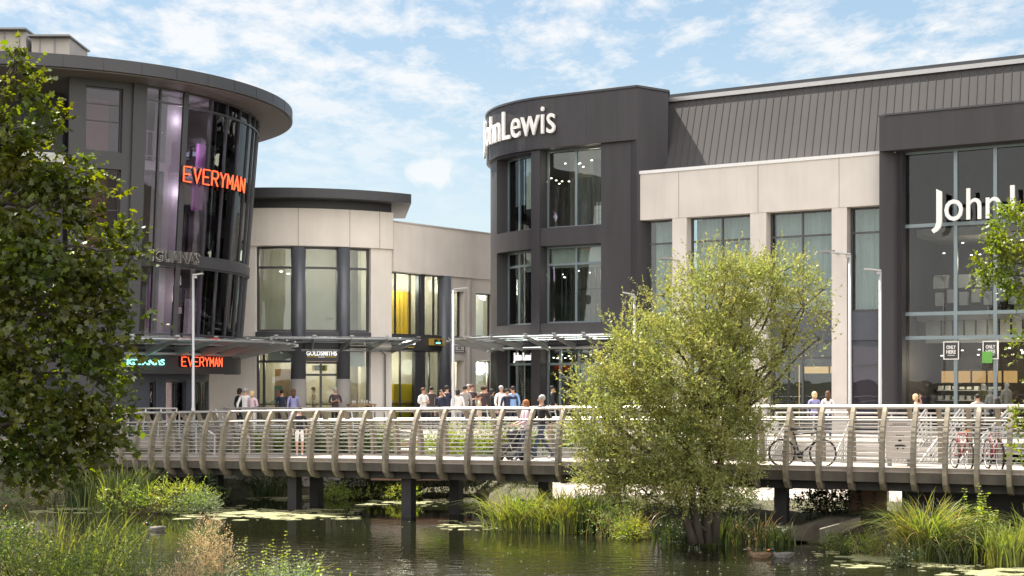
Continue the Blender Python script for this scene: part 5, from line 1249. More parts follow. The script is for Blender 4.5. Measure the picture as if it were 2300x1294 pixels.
# the couple walking left on the bridge (heading roughly -x), seen from behind left
person(onb(1180, 1.0), R(-70), 'woman with long ginger hair in a pink top pushing the pushchair over the bridge', 'cloth_pink', 'jeans', 'hair_ginger', 'long', 1.67, 'walk', 'push', female=True, sleeve=1)
person(onb(1216, 1.15), R(-66), 'man in a black t-shirt and jeans walking beside the woman on the bridge', 'cloth_black', 'jeans', 'hair_grey', 'short', 1.80, 'walk', 'down', seed=2)
person(onb(673, 1.9), R(15), 'person in a black top and white shorts behind the left part of the bridge rail', 'cloth_black', 'cloth_white', 'hair_dark', 'short', 1.52, 'stand', 'down', shorts=True)
crowd = [  # px, depth, height, facing deg, top, legs, hair, style, arms, extra, label
 (539, 53, 1.70, 160, 'cloth_black', 'cloth_black', 'hair_dark', 'bob', 'down', {}, 'dark haired person in black at the left of the group by the pale pier'),
 (551, 52, 1.72, 175, 'cloth_white', 'cloth_grey', 'hair_grey', 'short', 'down', {}, 'grey haired person in a white shirt near the cinema corner'),
 (567, 51.5, 1.62, 150, 'cloth_pink', 'cloth_cream', 'hair_blond', 'bob', 'front', {}, 'fair haired woman in pale pink near the cinema corner'),
 (633, 56, 1.62, 185, 'cloth_navy', 'cloth_navy', 'hair_dark', 'short', 'down', {}, 'small person in a navy jacket by the left display window'),
 (659, 52.5, 1.68, 180, 'cloth_lilac', 'cloth_lilac', 'hair_brown', 'long', 'down', dict(dress=True, female=True), 'woman with brown hair in a lilac dress facing the curved shop'),
 (753, 56, 1.72, 30, 'cloth_dark', 'cloth_black', 'hair_grey', 'short', 'front', {}, 'person in dark clothes with folded arms at the curved shop door'),
 (705, 63.5, 1.70, 90, 'cloth_tan', 'cloth_tan', 'hair_brown', 'short', 'down', {}, 'person in tan standing inside the curved shop door'),
 (951, 54, 1.72, 40, 'cloth_white', 'cloth_black', 'hair_brown', 'short', 'front', {}, 'person in a white shirt beside the long wooden table'),
 (968, 57, 1.75, 200, 'cloth_dark', 'cloth_black', 'hair_dark', 'short', 'down', {}, 'person in dark clothes behind the white shirted one'),
 (991, 51.5, 1.66, -10, 'cloth_navy', 'cloth_navy', 'hair_dark', 'short', 'phone1', {}, 'man in a blue jacket and white shirt with a hand raised to his face'),
 (1004, 55, 1.80, 170, 'cloth_navy', 'cloth_black', 'hair_dark', 'short', 'down', {}, 'tall man in a navy top left of the slim grey lamp post'),
 (1028, 54, 1.66, 185, 'cloth_white', 'cloth_grey', 'hair_dark', 'bob', 'down', {}, 'dark haired person in white right of the slim grey lamp post'),
 (1044, 54.5, 1.80, 175, 'cloth_grey', 'jeans', 'hair_dark', 'short', 'down', {}, 'man in a grey shirt in the middle of the crowd'),
 (1052, 58, 1.84, 10, 'cloth_cream', 'cloth_grey', 'hair_grey', 'short', 'down', {}, 'man in cream looking out between the grey shirt and the dark jacket'),
 (1060, 56, 1.84, 40, 'cloth_dark', 'cloth_black', 'hair_brown', 'short', 'front', {}, 'man in a dark maroon jacket right of the grey shirt'),
 (1077, 50.8, 1.50, 90, 'cloth_tan', 'cloth_tan', 'hair_brown', 'short', 'front', {}, 'stooping person in tan passing in front of the crowd'),
 (1084, 57, 1.76, 190, 'cloth_dark', 'cloth_black', 'hair_dark', 'short', 'down', {}, 'person in dark clothes behind the stooping tan one, left of a pair'),
 (1091, 58, 1.78, 170, 'cloth_dark', 'cloth_black', 'hair_brown', 'short', 'down', {}, 'person in dark clothes behind the stooping tan one, right of a pair'),
 (1106, 56, 1.66, 120, 'cloth_black', 'cloth_black', 'hair_dark', 'bob', 'down', {}, 'person in black at the left edge of the charcoal drum'),
 (1126, 53, 1.80, 20, 'cloth_white', 'cloth_navy', 'hair_grey', 'short', 'down', {}, 'large man in a white short sleeved shirt by the drum entrance'),
 (1139, 51.5, 1.70, 30, 'cloth_navy', 'cloth_black', 'hair_dark', 'short', 'phone1', {}, 'person in navy raising a hand between the white and the blue shirt'),
 (1152, 54, 1.78, 185, 'cloth_blue', 'cloth_navy', 'hair_dark', 'short', 'down', {}, 'man in a light blue shirt walking to the drum entrance'),
 (1241, 57.5, 1.78, 90, 'cloth_black', 'cloth_black', 'hair_dark', 'short', 'down', {}, 'person in black by the shop window right of the entrance'),
 (1829, 47.5, 1.62, 185, 'cloth_lilac', 'jeans', 'hair_blond', 'bob', 'down', dict(female=True), 'fair haired woman in lilac blue left of the right stone pier'),
 (1859, 47.2, 1.64, 175, 'cloth_white', 'jeans', 'hair_brown', 'long', 'down', dict(female=True), 'dark haired woman in white left of the right stone pier'),
 (2058, 45.0, 1.56, 60, 'skin', 'cloth_cream', 'hair_blond', 'bob', 'head1', dict(female=True), 'fair haired woman with an arm raised to her head beside the right tower'),
 (2196, 43.5, 1.58, 170, 'cloth_grey', 'cloth_black', 'hair_dark', 'short', 'down', {}, 'dark haired person in grey by the right tower windows'),
 (2240, 42.5, 1.48, 150, 'cloth_black', 'cloth_black', 'hair_dark', 'bob', 'front', {}, 'short dark haired person in black by the right tower windows'),
]
for k, (px, D, H, a, t, l, h, hs_, ar, ex_, lab) in enumerate(crowd): person((X(px, D), D, GZ), R(a + (k * 37 % 30 - 15)), lab, t, l, h, hs_, H, 'walk' if k % 3 == 1 else 'stand', ar, group='people on the plaza', seed=k, **ex_)
# shop mannequins behind the tall glass
M['mannequin'] = mat('mannequin', (.8, .8, .78), .4)
for px, off, top, lg, H, lab in ((2209, -1.45, 'olive', 'black', 1.95, 'mannequin in an olive top, tallest of the white headed pair'), (2224, -1.1, 'cloth_white', 'black', 1.75, 'mannequin in a pale blouse in front of the olive one'), (2261, -1.1, 'cloth_cream', 'black', 1.98, 'mannequin in a belted cream coat behind the right pane')):
    s = TW.S(px, 4, off); p = TW.P(s, GZ, off); person(tuple(p), R(30), lab, top, lg, 'black', H=H, skin='mannequin', name='mannequin', cat='mannequin', group='shop mannequins', sleeve=2, female=True)
# ducks
def duck(px, py, D, rz, m_body, m_head, label, upend=False):
    x, y = X(px, D), D; root = empty('duck', label=label, cat='duck', group='ducks on the water')
    mb = MB(); pts = [(-.27, 0, .13), (-.22, 0, .09), (-.12, 0, .055), (0, 0, .045), (.12, 0, .06), (.18, 0, .10), (.20, 0, .16), (.215, 0, .20), (.25, 0, .215), (.28, 0, .205)]
    mb.tube(pts, [.012, .04, .085, .10, .085, .05, .034, .042, .036, .012], 12, flat=.95); b = mb.build('body', m_body, root)
    mb = MB(); mb.tube([(.195, 0, .165), (.215, 0, .205), (.25, 0, .218), (.275, 0, .21)], [.038, .047, .040, .018], 10); mb.build('head', m_head, root)
    mb = MB(); mb.tube([(.275, 0, .205), (.32, 0, .195), (.345, 0, .193)], [.016, .016, .010], 6, flat=1.4); mb.build('bill', 'orange' if m_head == 'duck_green' else 'lamp_dark', root)
    for sd_ in (-1, 1): mb = MB(); mb.tube([(-.24, sd_ * .045, .13), (-.08, sd_ * .085, .10), (.08, sd_ * .075, .09)], [.012, .045, .02], 8, flat=.4); mb.build('wing', m_body, root)
    root.location = (x, y, -.03); root.rotation_euler = (0, 0, rz)
M['duck_grey'] = mat('duck_grey', (.13, .12, .11), .8, var=.4, scale=25); M['duck_brown'] = mat('duck_brown', (.16, .10, .055), .8, var=.5, scale=30); M['duck_green'] = mat('duck_green', (.01, .035, .02), .3)
def Dw(py): return ZC * F / (py - HZ)
duck(350, 0, Dw(1192), R(178), 'duck_grey', 'duck_green', 'grey drake swimming left in the green reflection on the left')
duck(1705, 0, Dw(1252), R(170), 'duck_brown', 'duck_brown', 'brown duck, left one of the pair below the stone slabs')
duck(1757, 0, Dw(1252), R(185), 'duck_grey', 'duck_green', 'pale drake, right one of the pair below the stone slabs')
duck(600, 0, Dw(1112), R(20), 'duck_grey', 'duck_grey', 'pale duck far back on the weedy water left of the piers')
# stone headwall on the right bank
hw = MB(); D0 = 34.6
def P0(px, py, D): return W(px, py, D)
prof = [(1738, 1213), (1742, 1185), (1795, 1183), (1860, 1163), (1934, 1162), (1934, 1195), (1850, 1216)]
V = [W(a, b, 33.6 + (a - 1738) * .006) for a, b in prof]; V += [v + Vector((.1, .45, 0)) for v in V]; n = len(prof)
hw.add(V, [tuple(range(n)), tuple(range(2 * n - 1, n - 1, -1))] + [(i, n + i, n + (i + 1) % n, (i + 1) % n) for i in range(n)]); hw.build('concrete_slab', 'concrete', label='long weathered concrete slab lying at the water edge by the willow', cat='slab')
hw = MB(); prof = [(1842, 1222), (1840, 1190), (1932, 1163), (1934, 1180), (1860, 1215)]
V = [W(a, b, 32.9 + (a - 1840) * .004) for a, b in prof]; V += [v + Vector((.1, .35, 0)) for v in V]; n = len(prof)
hw.add(V, [tuple(range(n)), tuple(range(2 * n - 1, n - 1, -1))] + [(i, n + i, n + (i + 1) % n, (i + 1) % n) for i in range(n)]); hw.build('concrete_slab', 'concrete', label='shorter tilted concrete slab in front of the long one', cat='slab')
# ================================================================ vegetation
M['leaf_willow'] = leaf_mat('leaf_willow', (.245, .26, .088), trans=.42, var=.4, hue=.02, gloss=.035)
M['leaf_maple'] = leaf_mat('leaf_maple', (.080, .098, .020), trans=.5, var=.55, hue=.035, gloss=.035, rough=.4)
M['leaf_right'] = leaf_mat('leaf_right', (.15, .18, .035), trans=.45, var=.35, gloss=.035)
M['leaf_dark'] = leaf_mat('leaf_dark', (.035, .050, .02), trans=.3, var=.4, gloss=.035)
M['leaf_bright'] = leaf_mat('leaf_bright', (.215, .26, .06), trans=.45, var=.35, gloss=.035)
M['leaf_mid'] = leaf_mat('leaf_mid', (.13, .17, .05), trans=.4, var=.4, gloss=.035)
M['leaf_grey'] = leaf_mat('leaf_grey', (.16, .20, .11), trans=.35, var=.35, gloss=.035)
M['blade'] = leaf_mat('blade', (.165, .195, .05), trans=.45, var=.35, gloss=.035)
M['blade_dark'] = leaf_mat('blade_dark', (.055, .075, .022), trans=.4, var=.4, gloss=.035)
M['blade_dry'] = leaf_mat('blade_dry', (.28, .22, .10), trans=.35, var=.35, gloss=.04)
M['seedhead'] = leaf_mat('seedhead', (.42, .33, .19), trans=.35, var=.3, gloss=.03)
M['stem'] = mat('stem', (.07, .055, .03), .8, var=.3)
def unit(a): return a / np.maximum(np.linalg.norm(a, axis=-1, keepdims=True), 1e-9)
LANCE = np.array([(0, 0, 0), (.22, .45, .03), (0, 1, -.04), (-.22, .45, .03)])
OVAL = np.array([(0, 0, 0), (.28, .28, .04), (.24, .68, .03), (0, 1, -.05), (-.24, .68, .03), (-.28, .28, .04)])
MAPLE = np.array([(0, 0, 0), (.30, .05, .02), (.52, .12, .0), (.40, .34, .04), (.56, .62, -.03), (.26, .58, .05), (.14, .76, .03), (0, 1.05, -.06), (-.14, .76, .03), (-.26, .58, .05), (-.56, .62, -.03), (-.40, .34, .04), (-.52, .12, 0), (-.30, .05, .02)])
def leaves(name, P, D, size, shape, m, parent, normal_up=.6, jit=.5, **kw):
    n = len(P); D = unit(D); Nn = unit(rng.normal(size=(n, 3)) * jit + np.array([0, 0, 1]) * normal_up)
    Xx = unit(np.cross(D, Nn)); Nn = np.cross(Xx, D); s = size * rng.uniform(.65, 1.3, n)
    s = s * np.where(rng.random(n) < .3, .7, 1.0); k = len(shape); V = P[:, None, :] + s[:, None, None] * (Xx[:, None, :] * shape[None, :, 0:1] + D[:, None, :] * shape[None, :, 1:2] + Nn[:, None, :] * shape[None, :, 2:3])
    return np_mesh(name, V.reshape(-1, 3), k, np.arange(n * k), m, parent, **kw)
def twigs(n, sampler, length, per, up=.5, spread=.55):
    """twigs start inside the crown and carry leaves along them -> leaf positions and directions"""
    A, Dr = sampler(n); n = len(A); Dr = unit(Dr + rng.normal(size=(n, 3)) * spread + np.array([0, 0, up])); L = length * rng.uniform(.5, 1.4, n)
    t = (np.arange(per) + .7) / per; P = A[:, None, :] + Dr[:, None, :] * (L[:, None] * t[None, :])[..., None]
    P = P + np.array([0, 0, -1]) * ((t ** 2)[None, :, None] * L[:, None, None] * .12)
    side = unit(rng.normal(size=(n, per, 3))); LD = unit(Dr[:, None, :] * .7 + side * .75)
    return P.reshape(-1, 3), LD.reshape(-1, 3), A, Dr, L
def blob_sampler(blobs, inner=.35):
    B = np.array(blobs, float); w = B[:, 3] * B[:, 4] * B[:, 5]; w = w ** .8; w /= w.sum()
    def f(n):
        i = rng.choice(len(B), n, p=w); d = unit(rng.normal(size=(n, 3))); r = rng.uniform(inner ** 3, 1, n) ** (1 / 3.)
        return B[i, :3] + d * r[:, None] * B[i, 3:6], d * .8
    return f
def clumpy(s, f, lo):     # thin the foliage out where a slow 3-D wave is low: clumps and gaps
    def g(n):
        A, D_ = s(int(n * 1.6)); w = np.sin(A[:, 0] * f + A[:, 2] * f * .7) * np.sin(A[:, 1] * f * .9 + 1.3 - A[:, 0] * f * .4) + np.sin(A[:, 2] * f * 1.3 + A[:, 0] * f * .8 + .7) * .6
        p = np.clip((w - lo) / .5, .12, 1); k = np.nonzero(rng.random(len(A)) < p)[0][:n]
        return A[k], D_[k]
    return g
def limb_mesh(name, paths, m, parent):
    mb = MB()
    for pts, r0, r1, n in paths:
        k = len(pts); mb.tube(pts, [r0 + (r1 - r0) * i / (k - 1) for i in range(k)], n)
    return mb.build(name, m, parent)
def wander(a, b, k=6, amp=.12, sag=0):
    a, b = Vector(a), Vector(b); L = (b - a).length; r = random.random
    return [a + (b - a) * (i / k) + (Vector((r() - .5, r() - .5, r() - .5)) * amp * L * (1 if 0 < i < k else 0)) + Vector((0, 0, -sag * math.sin(math.pi * i / k))) for i in range(k + 1)]
# ---- willow in front of the bridge
D0 = 33.0
wil = empty('willow_tree', (X(1575, D0), D0, .3), label='bushy yellow green willow growing in front of the bridge in the middle right', cat='tree')
def wb(px, py, rx, ry, dd=0, rz_=None): return (X(px, D0), D0 + dd, Z(py, D0), rx / F * D0, (rz_ or rx * .9) / F * D0, ry / F * D0)
blobs = [wb(1580, 705, 105, 90), wb(1660, 660, 110, 80, .3), wb(1740, 640, 80, 55, .2), wb(1810, 690, 48, 80, .1), wb(1480, 800, 105, 100, -.2), wb(1400, 850, 90, 90, -.1), wb(1560, 850, 170, 150, 0), wb(1680, 780, 110, 110, .2), wb(1350, 930, 75, 95, -.3), wb(1440, 960, 130, 120, -.2), wb(1590, 960, 110, 100, .2), wb(1400, 1040, 95, 60, -.4), wb(1340, 990, 60, 65, -.3), wb(1640, 880, 75, 75, .4), wb(1790, 740, 40, 45, .1), wb(1480, 1080, 85, 50, -.4), wb(1610, 1040, 100, 45, -.3), wb(1360, 1060, 75, 45, -.4), wb(1450, 1110, 100, 30, -.6), wb(1550, 1105, 65, 35, -.9), wb(1625, 1090, 50, 30, -.8), wb(1690, 960, 50, 70, .2), wb(1560, 1095, 50, 25, -.9), wb(1550, 1000, 110, 70, -.5)]
P, Dd, A, DR, L = twigs(12500, clumpy(blob_sampler(blobs, .3), 5.5, -.45), .36, 9, up=.55, spread=.5)
top = [wb(1585, 610, 55, 45), wb(1630, 605, 30, 45), wb(1755, 610, 50, 40), wb(1490, 665, 40, 40), wb(1400, 740, 45, 45), wb(1850, 650, 25, 45), wb(1690, 620, 60, 35), wb(1840, 760, 25, 35), wb(1310, 870, 30, 40)]
P2, D2, A2, DR2, L2 = twigs(330, blob_sampler(top, .1), .55, 15, up=1.1, spread=.25)
leaves('crown', np.concatenate([P, P2]), np.concatenate([Dd, D2]), .078, LANCE, 'leaf_willow', wil, normal_up=.35, jit=.8)
base = Vector((X(1585, D0), D0 - .1, .1)); paths = []
forks = []
for (px, py, dd, r) in ((1540, 1000, 0, .10), (1590, 960, .2, .12), (1625, 980, .3, .09), (1500, 1060, -.2, .07)):
    e = Vector((X(px, D0), D0 + dd, Z(py, D0))); paths.append((wander(base + Vector(((px - 1575) * .004, dd * .5, 0)), e, 5, .03), .105, r * .7, 9)); forks.append(e)
for b in blobs + top:
    c = Vector(b[:3]); a = min(forks, key=lambda q: (q - c).length + .2 * random.random()); paths.append((wander(a, c, 6, .10), .055, .012, 6))
    for k in range(4):
        d = Vector(rng.normal(size=3)).normalized(); e = c + Vector((d.x * b[3], d.y * b[4], d.z * b[5])) * .85; paths.append((wander(c, e, 4, .12), .014, .004, 4))
paths.append((wander(base + Vector((0, 0, .3)), Vector((X(1440, D0), D0 - .3, Z(1095, D0))), 6, .08, .05), .05, .012, 6))
limb_mesh('trunk', paths, 'bark', wil)
# ---- maple on the left, close to the camera
D1 = 23.0; rng = np.random.default_rng(21); random.seed(5)
map_ = empty('maple_tree', (X(-60, D1), D1, .6), label='large dark maple filling the left side of the view', cat='tree')
def mbk(px, py, rx, ry, dd=0): return (X(px, D1), D1 + dd, Z(py, D1), rx / F * D1, rx * .9 / F * D1, ry / F * D1)
blobs = [mbk(20, 300, 50, 90), mbk(60, 370, 70, 80, .2), mbk(40, 450, 110, 110), mbk(115, 470, 75, 70), mbk(110, 560, 130, 110, -.2), mbk(190, 560, 75, 80, .2), mbk(60, 700, 150, 130), mbk(175, 680, 75, 70, .1), mbk(225, 745, 62, 55, -.2), mbk(100, 850, 150, 110, -.2), mbk(215, 850, 65, 60, .2), mbk(90, 960, 150, 90), mbk(200, 960, 90, 65, .1), mbk(40, 1030, 90, 60), mbk(-60, 320, 70, 180), mbk(-60, 700, 130, 300), mbk(140, 1010, 90, 45), mbk(60, 1085, 55, 35, -.3), mbk(-30, 220, 30, 50)]
P, Dd, A, DR, L = twigs(3700, clumpy(blob_sampler(blobs, .35), 4.2, -.30), .34, 5, up=.05, spread=.5)
top = [mbk(38, 135, 8, 25), mbk(36, 165, 14, 35), mbk(38, 150, 10, 35), mbk(45, 200, 30, 60), mbk(100, 285, 30, 45), mbk(185, 385, 25, 35), mbk(270, 560, 35, 35), mbk(290, 700, 30, 30), mbk(285, 770, 35, 35), mbk(230, 440, 25, 30), mbk(250, 900, 30, 30), mbk(235, 630, 40, 30)]
P2, D2, A2, DR2, L2 = twigs(210, blob_sampler(top, .1), .4, 7, up=.5, spread=.3)
Dl = np.concatenate([Dd, D2]); Dl[:, 2] -= .35
leaves('crown', np.concatenate([P, P2]), Dl, .108, MAPLE, 'leaf_maple', map_, normal_up=.9, jit=.55)
paths = []; base = Vector((X(-90, D1), D1, .4)); tp = Vector((X(-30, D1), D1, Z(330, D1))); trunk = wander(base, tp, 8, .03); paths.append((trunk, .24, .07, 12))
paths.append((wander(tp, Vector((X(35, D1), D1, Z(110, D1))), 5, .06), .05, .008, 6))
for b in blobs + top:
    c = Vector(b[:3]); a = min([q for q in trunk if q.z < c.z + .2] or [trunk[2]], key=lambda q: (q - c).length); paths.append((wander(a, c, 6, .09), .05, .010, 6))
    for k in range(4): d = Vector(rng.normal(size=3)).normalized(); paths.append((wander(c, c + Vector((d.x * b[3], d.y * b[4], d.z * b[5])) * .9, 4, .1), .011, .004, 4))
limb_mesh('trunk', paths, 'bark', map_)
# ---- branches of a tree beyond the right edge
D2_ = 19.0
rt = empty('field_maple_tree', (X(2480, D2_), D2_, 1.2), label='leafy branches of a tree reaching in from the right edge', cat='tree')
def rb(px, py, rx, ry, dd=0): return (X(px, D2_), D2_ + dd, Z(py, D2_), rx / F * D2_, rx * .9 / F * D2_, ry / F * D2_)
blobs = [rb(2270, 520, 42, 55), rb(2235, 580, 40, 45), rb(2290, 620, 35, 50), rb(2205, 620, 18, 16), rb(2292, 720, 20, 35), rb(2290, 785, 18, 25), rb(2295, 930, 20, 40), rb(2290, 1010, 12, 20), rb(2370, 600, 60, 120), rb(2380, 850, 60, 120)]
P, Dd, A, DR, L = twigs(1900, clumpy(blob_sampler(blobs, .2), 9, -.6), .15, 7, up=.1, spread=.5)
leaves('crown', P, Dd, .055, OVAL, 'leaf_right', rt, normal_up=.6, jit=.7)
paths = []; trunk = wander((X(2480, D2_), D2_, .9), (X(2440, D2_), D2_, Z(200, D2_)), 8, .02); paths.append((trunk, .16, .06, 10))
for b in blobs: c = Vector(b[:3]); a = min(trunk, key=lambda q: (q - c).length); paths.append((wander(a, c, 6, .08), .025, .005, 5))
limb_mesh('trunk', paths, 'bark', rt)

# ---- shrubs, herbs and reeds: each clump is one plant thing
def gz_(x, y): return max(float(ground_h(x, y)), -.05)
def shrub(px, D, w, h, n, m, label, size=.05, name='shrub', shape=OVAL, up=.3, z0=None, depth=None, per=6, cat='shrub', group=None, tl=.22, inner=.3, lobes=5):
    x = X(px, D); zb = gz_(x, D) if z0 is None else z0; root = empty(name, (x, D, zb), label=label, cat=cat, group=group); dp = depth or w * .7
    rq = random.Random(int(px * 7 + D)); bl = [(x + rq.uniform(-.5, .5) * w * .7, D + rq.uniform(-.4, .4) * dp, zb + h * rq.uniform(.3, .62), w * rq.uniform(.22, .36), dp * .35, h * rq.uniform(.3, .42)) for _ in range(lobes)]
    P, Dd, A, DR, L = twigs(n // per, blob_sampler(bl, inner), tl, per, up=up, spread=.5); ok = P[:, 2] > zb - .05
    leaves('foliage', P[ok], Dd[ok], size, shape, m, root, normal_up=.6, jit=.7)
    paths = [(wander((x + rq.uniform(-.25, .25) * w, D, zb - .1), b[:3], 4, .1), .014, .005, 4) for b in bl for _ in range(2)]
    limb_mesh('stems', paths, 'stem', root); return root
def blades(name, px, D, w, h, n, m, label, cat='reeds', depth=.6, bend=.5, width=.014, z0=None, group=None, heads=None, seed=1, lean=0.0):
    x = X(px, D); zb = (gz_(x, D) if z0 is None else z0)
    r_ = np.random.default_rng(int(px * 3 + D * 11 + seed)); bx = x + r_.normal(size=n) * w * .28; by = D + r_.normal(size=n) * depth * .3; H = h * r_.uniform(.55, 1.15, n)
    az = r_.uniform(0, 2 * np.pi, n); az = np.where(r_.random(n) < .5, np.where(bx > x, r_.normal(0, .6, n), np.pi + r_.normal(0, .6, n)), az); bd = bend * r_.uniform(.2, 1.2, n) * H
    K = 7; t = np.linspace(0, 1, K); cxx = np.cos(az); cyy = np.sin(az)
    off = (t ** 2.2)[None, :] * bd[:, None]; zz = H[:, None] * (t[None, :] - .35 * (t ** 4)[None, :] * (bd / H)[:, None] * 1.2)
    Cx = bx[:, None] + off * cxx[:, None] + lean * t[None, :]; Cy = by[:, None] + off * cyy[:, None]; Cz = zb - .05 + zz
    fa = r_.uniform(-.9, .9, n); wx = np.cos(fa); wy = np.sin(fa); wd = width * r_.uniform(.6, 1.4, n)[:, None] * (1 - t ** 3 * .93)[None, :]
    L_ = np.stack([Cx - wx[:, None] * wd, Cy - wy[:, None] * wd, Cz], -1); R_ = np.stack([Cx + wx[:, None] * wd, Cy + wy[:, None] * wd, Cz], -1)
    V = np.stack([L_, R_], 2).reshape(n, 2 * K, 3); b = (np.arange(n) * 2 * K)[:, None, None]; q = np.arange(K - 1)[None, :, None] * 2
    idx = (b + q + np.array([0, 1, 3, 2])[None, None, :]).reshape(-1)
    o = np_mesh(name, V.reshape(-1, 3), 4, idx, m, None, label=label, cat=cat, group=group)
    if heads:
        tip = np.stack([Cx[:, -1], Cy[:, -1], Cz[:, -1]], -1)[:heads]; mb = MB()
        for p in tip: mb.tube([Vector(p), Vector(p) + Vector((.02, 0, .16))], [.014, .012], 6)
        mb.build_each('seed_head', 'stem', o)
    return o
def herb(px, D, w, h, n, m, label, size=.06, name='tall_herb', cat='plant', z0=None, group=None, hd=None):
    """upright stems with pairs of leaves"""
    x = X(px, D); zb = gz_(x, D) if z0 is None else z0; root = empty(name, (x, D, zb), label=label, cat=cat, group=group); P = []; Dd = []; paths = []
    rq = random.Random(int(px * 5 + D * 3)); 
    for s_ in range(n):
        a = Vector((x + rq.gauss(0, .3) * w, D + rq.gauss(0, .25) * w, zb - .05)); e = a + Vector((rq.uniform(-.25, .25) * h * .6, rq.uniform(-.2, .2) * h, h * rq.uniform(.55, 1.08))); pts = wander(a, e, 6, .05); paths.append((pts, .007, .003, 4))
        K = int((e - a).length / .055)
        for i in range(3, K):
            t = i / K; p = a + (e - a) * t; w0 = rq.uniform(0, 6.28) 
            for q_ in (0, math.pi): P.append(p); Dd.append((math.cos(w0 + q_), math.sin(w0 + q_), .25)); 
    P = np.array([tuple(p) for p in P]); Dd = np.array(Dd); leaves('foliage', P, Dd, size, OVAL, m, root, normal_up=.8, jit=.5); limb_mesh('stems', paths, 'stem', root); return root
# under and behind the bridge: dark shrubs in shade on the far bank
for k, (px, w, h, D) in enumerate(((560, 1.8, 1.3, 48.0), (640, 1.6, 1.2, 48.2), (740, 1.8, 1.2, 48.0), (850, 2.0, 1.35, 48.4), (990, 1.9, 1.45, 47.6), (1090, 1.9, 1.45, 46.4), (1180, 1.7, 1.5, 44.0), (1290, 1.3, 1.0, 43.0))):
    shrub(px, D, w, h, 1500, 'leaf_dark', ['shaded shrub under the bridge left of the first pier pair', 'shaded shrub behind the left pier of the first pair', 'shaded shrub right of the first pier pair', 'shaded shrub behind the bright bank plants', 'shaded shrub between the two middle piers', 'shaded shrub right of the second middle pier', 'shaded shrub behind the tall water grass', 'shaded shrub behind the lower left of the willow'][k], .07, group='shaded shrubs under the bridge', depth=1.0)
shrub(780, 46.8, 1.6, .42, 1500, 'leaf_bright', 'low bright green water plants right of the first pier pair', .06, name='water_plant', cat='plant', z0=-.02)
shrub(880, 46.4, 2.0, .62, 1900, 'leaf_bright', 'taller bright green bank plants left of the middle pier', .06, name='water_plant', cat='plant', z0=-.02)
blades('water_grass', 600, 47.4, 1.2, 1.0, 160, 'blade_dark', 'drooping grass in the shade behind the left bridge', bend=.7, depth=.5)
# planting on the terraces, seen through the railing
tp_ = ((715, 49.4 - 1.2, 1.9), (785, 47.9, 1.7), (845, 47.6, 1.2), (1005, 47.0, 1.4), (1080, 46.6, 1.8), (1150, 46.2, 1.6), (1215, 45.8, 1.6), (1290, 45.4, 1.5), (1370, 45.0, 1.6), (560, 48.4, 1.6), (640, 48.4, 1.6))
tl_ = ['leafy bush seen through the rail right of the person in black', 'leafy bush seen through the rail left of the terrace benches', 'small leafy bush touching the left end of the terrace benches', 'leafy bush touching the right end of the terrace benches', 'leafy bush seen through the rail left of the pushchair', 'leafy bush directly behind the pushchair', 'leafy bush directly behind the walking man', 'leafy bush between the walking man and the willow', 'leafy bush hidden behind the left side of the willow', 'yellowish bush seen through the rail left of the person in black', 'yellowish bush directly behind the person in black']
for (px, D, w), l in zip(tp_, tl_): shrub(px, D, w * 1.15, 1.6, 5200, 'leaf_bright' if px in (1080, 1005, 560, 640) else 'leaf_mid', l, .065, z0=1.0 if px > 700 else .75, depth=.9, group='bushes planted between bridge and plaza')
# islet left: bright mound with tall grass
shrub(350, 41.6, 3.0, 1.05, 5200, 'leaf_bright', 'bright green mound of water plants on the left in front of the bridge', .05, name='water_plant', cat='plant', z0=-.03, depth=1.4, lobes=9)
shrub(440, 41.3, 1.7, .75, 2400, 'leaf_grey', 'greyer right end of the bright water plant mound', .05, name='water_plant', cat='plant', z0=-.03, depth=1.0)
blades('water_grass', 262, 42.2, 1.6, 1.6, 260, 'blade', 'tall bright blades at the left end of the green mound', bend=.45, depth=.8, lean=.15)
blades('water_grass', 195, 43.6, 1.5, 1.35, 240, 'blade_dark', 'darker blades left of the bright ones at the green mound', bend=.3, depth=.8)
shrub(140, 44.2, 2.4, 1.1, 1700, 'seedhead', 'reddish brown dry bush on the far left bank', .05, depth=1.0)
shrub(40, 43.0, 2.6, .9, 1500, 'leaf_mid', 'low bank bush at the far left under the maple', .06, depth=1.0)
herb(480, 43.0, .8, 1.15, 9, 'leaf_dark', 'dark broad leaved plant at the right end of the green mound', .16)
# middle: water grass left of willow, plants at its foot
blades('water_grass', 1175, 37.0, 1.3, 1.25, 420, 'blade', 'arching water grass left of the willow, the big left tuft', bend=1.05, depth=.7, z0=0)
blades('water_grass', 1262, 36.6, 1.3, 1.30, 380, 'blade', 'arching water grass between the big left tuft and the willow', bend=.9, depth=.7, z0=0)
blades('water_grass', 1200, 37.1, 1.5, 1.3, 130, 'blade_dry', 'straw coloured arching blades mixed into the water grass left of the willow', bend=1.1, depth=.7, z0=0, width=.009)
blades('water_grass', 1272, 36.0, .35, 1.05, 70, 'blade', 'narrow bright upright tuft in front of the arching grass', bend=.15, depth=.2, z0=0)
blades('water_grass', 1330, 36.2, 1.0, 1.35, 160, 'blade_dark', 'thin tall dark stalks beside the lower left of the willow', bend=.35, depth=.7, z0=0)
shrub(1365, 35.6, 1.4, .95, 2200, 'leaf_mid', 'leafy plants under the left side of the willow', .05, name='bank_plant', cat='plant', z0=0, depth=.9)
shrub(1425, 34.8, 1.2, .60, 1700, 'leaf_bright', 'pale green low plants at the water line under the willow', .045, name='bank_plant', cat='plant', z0=0, depth=.6)
shrub(1510, 33.6, 1.7, .85, 3200, 'leaf_dark', 'dark low plants at the foot of the willow trunk', .05, name='bank_plant', cat='plant', z0=0, depth=.8)
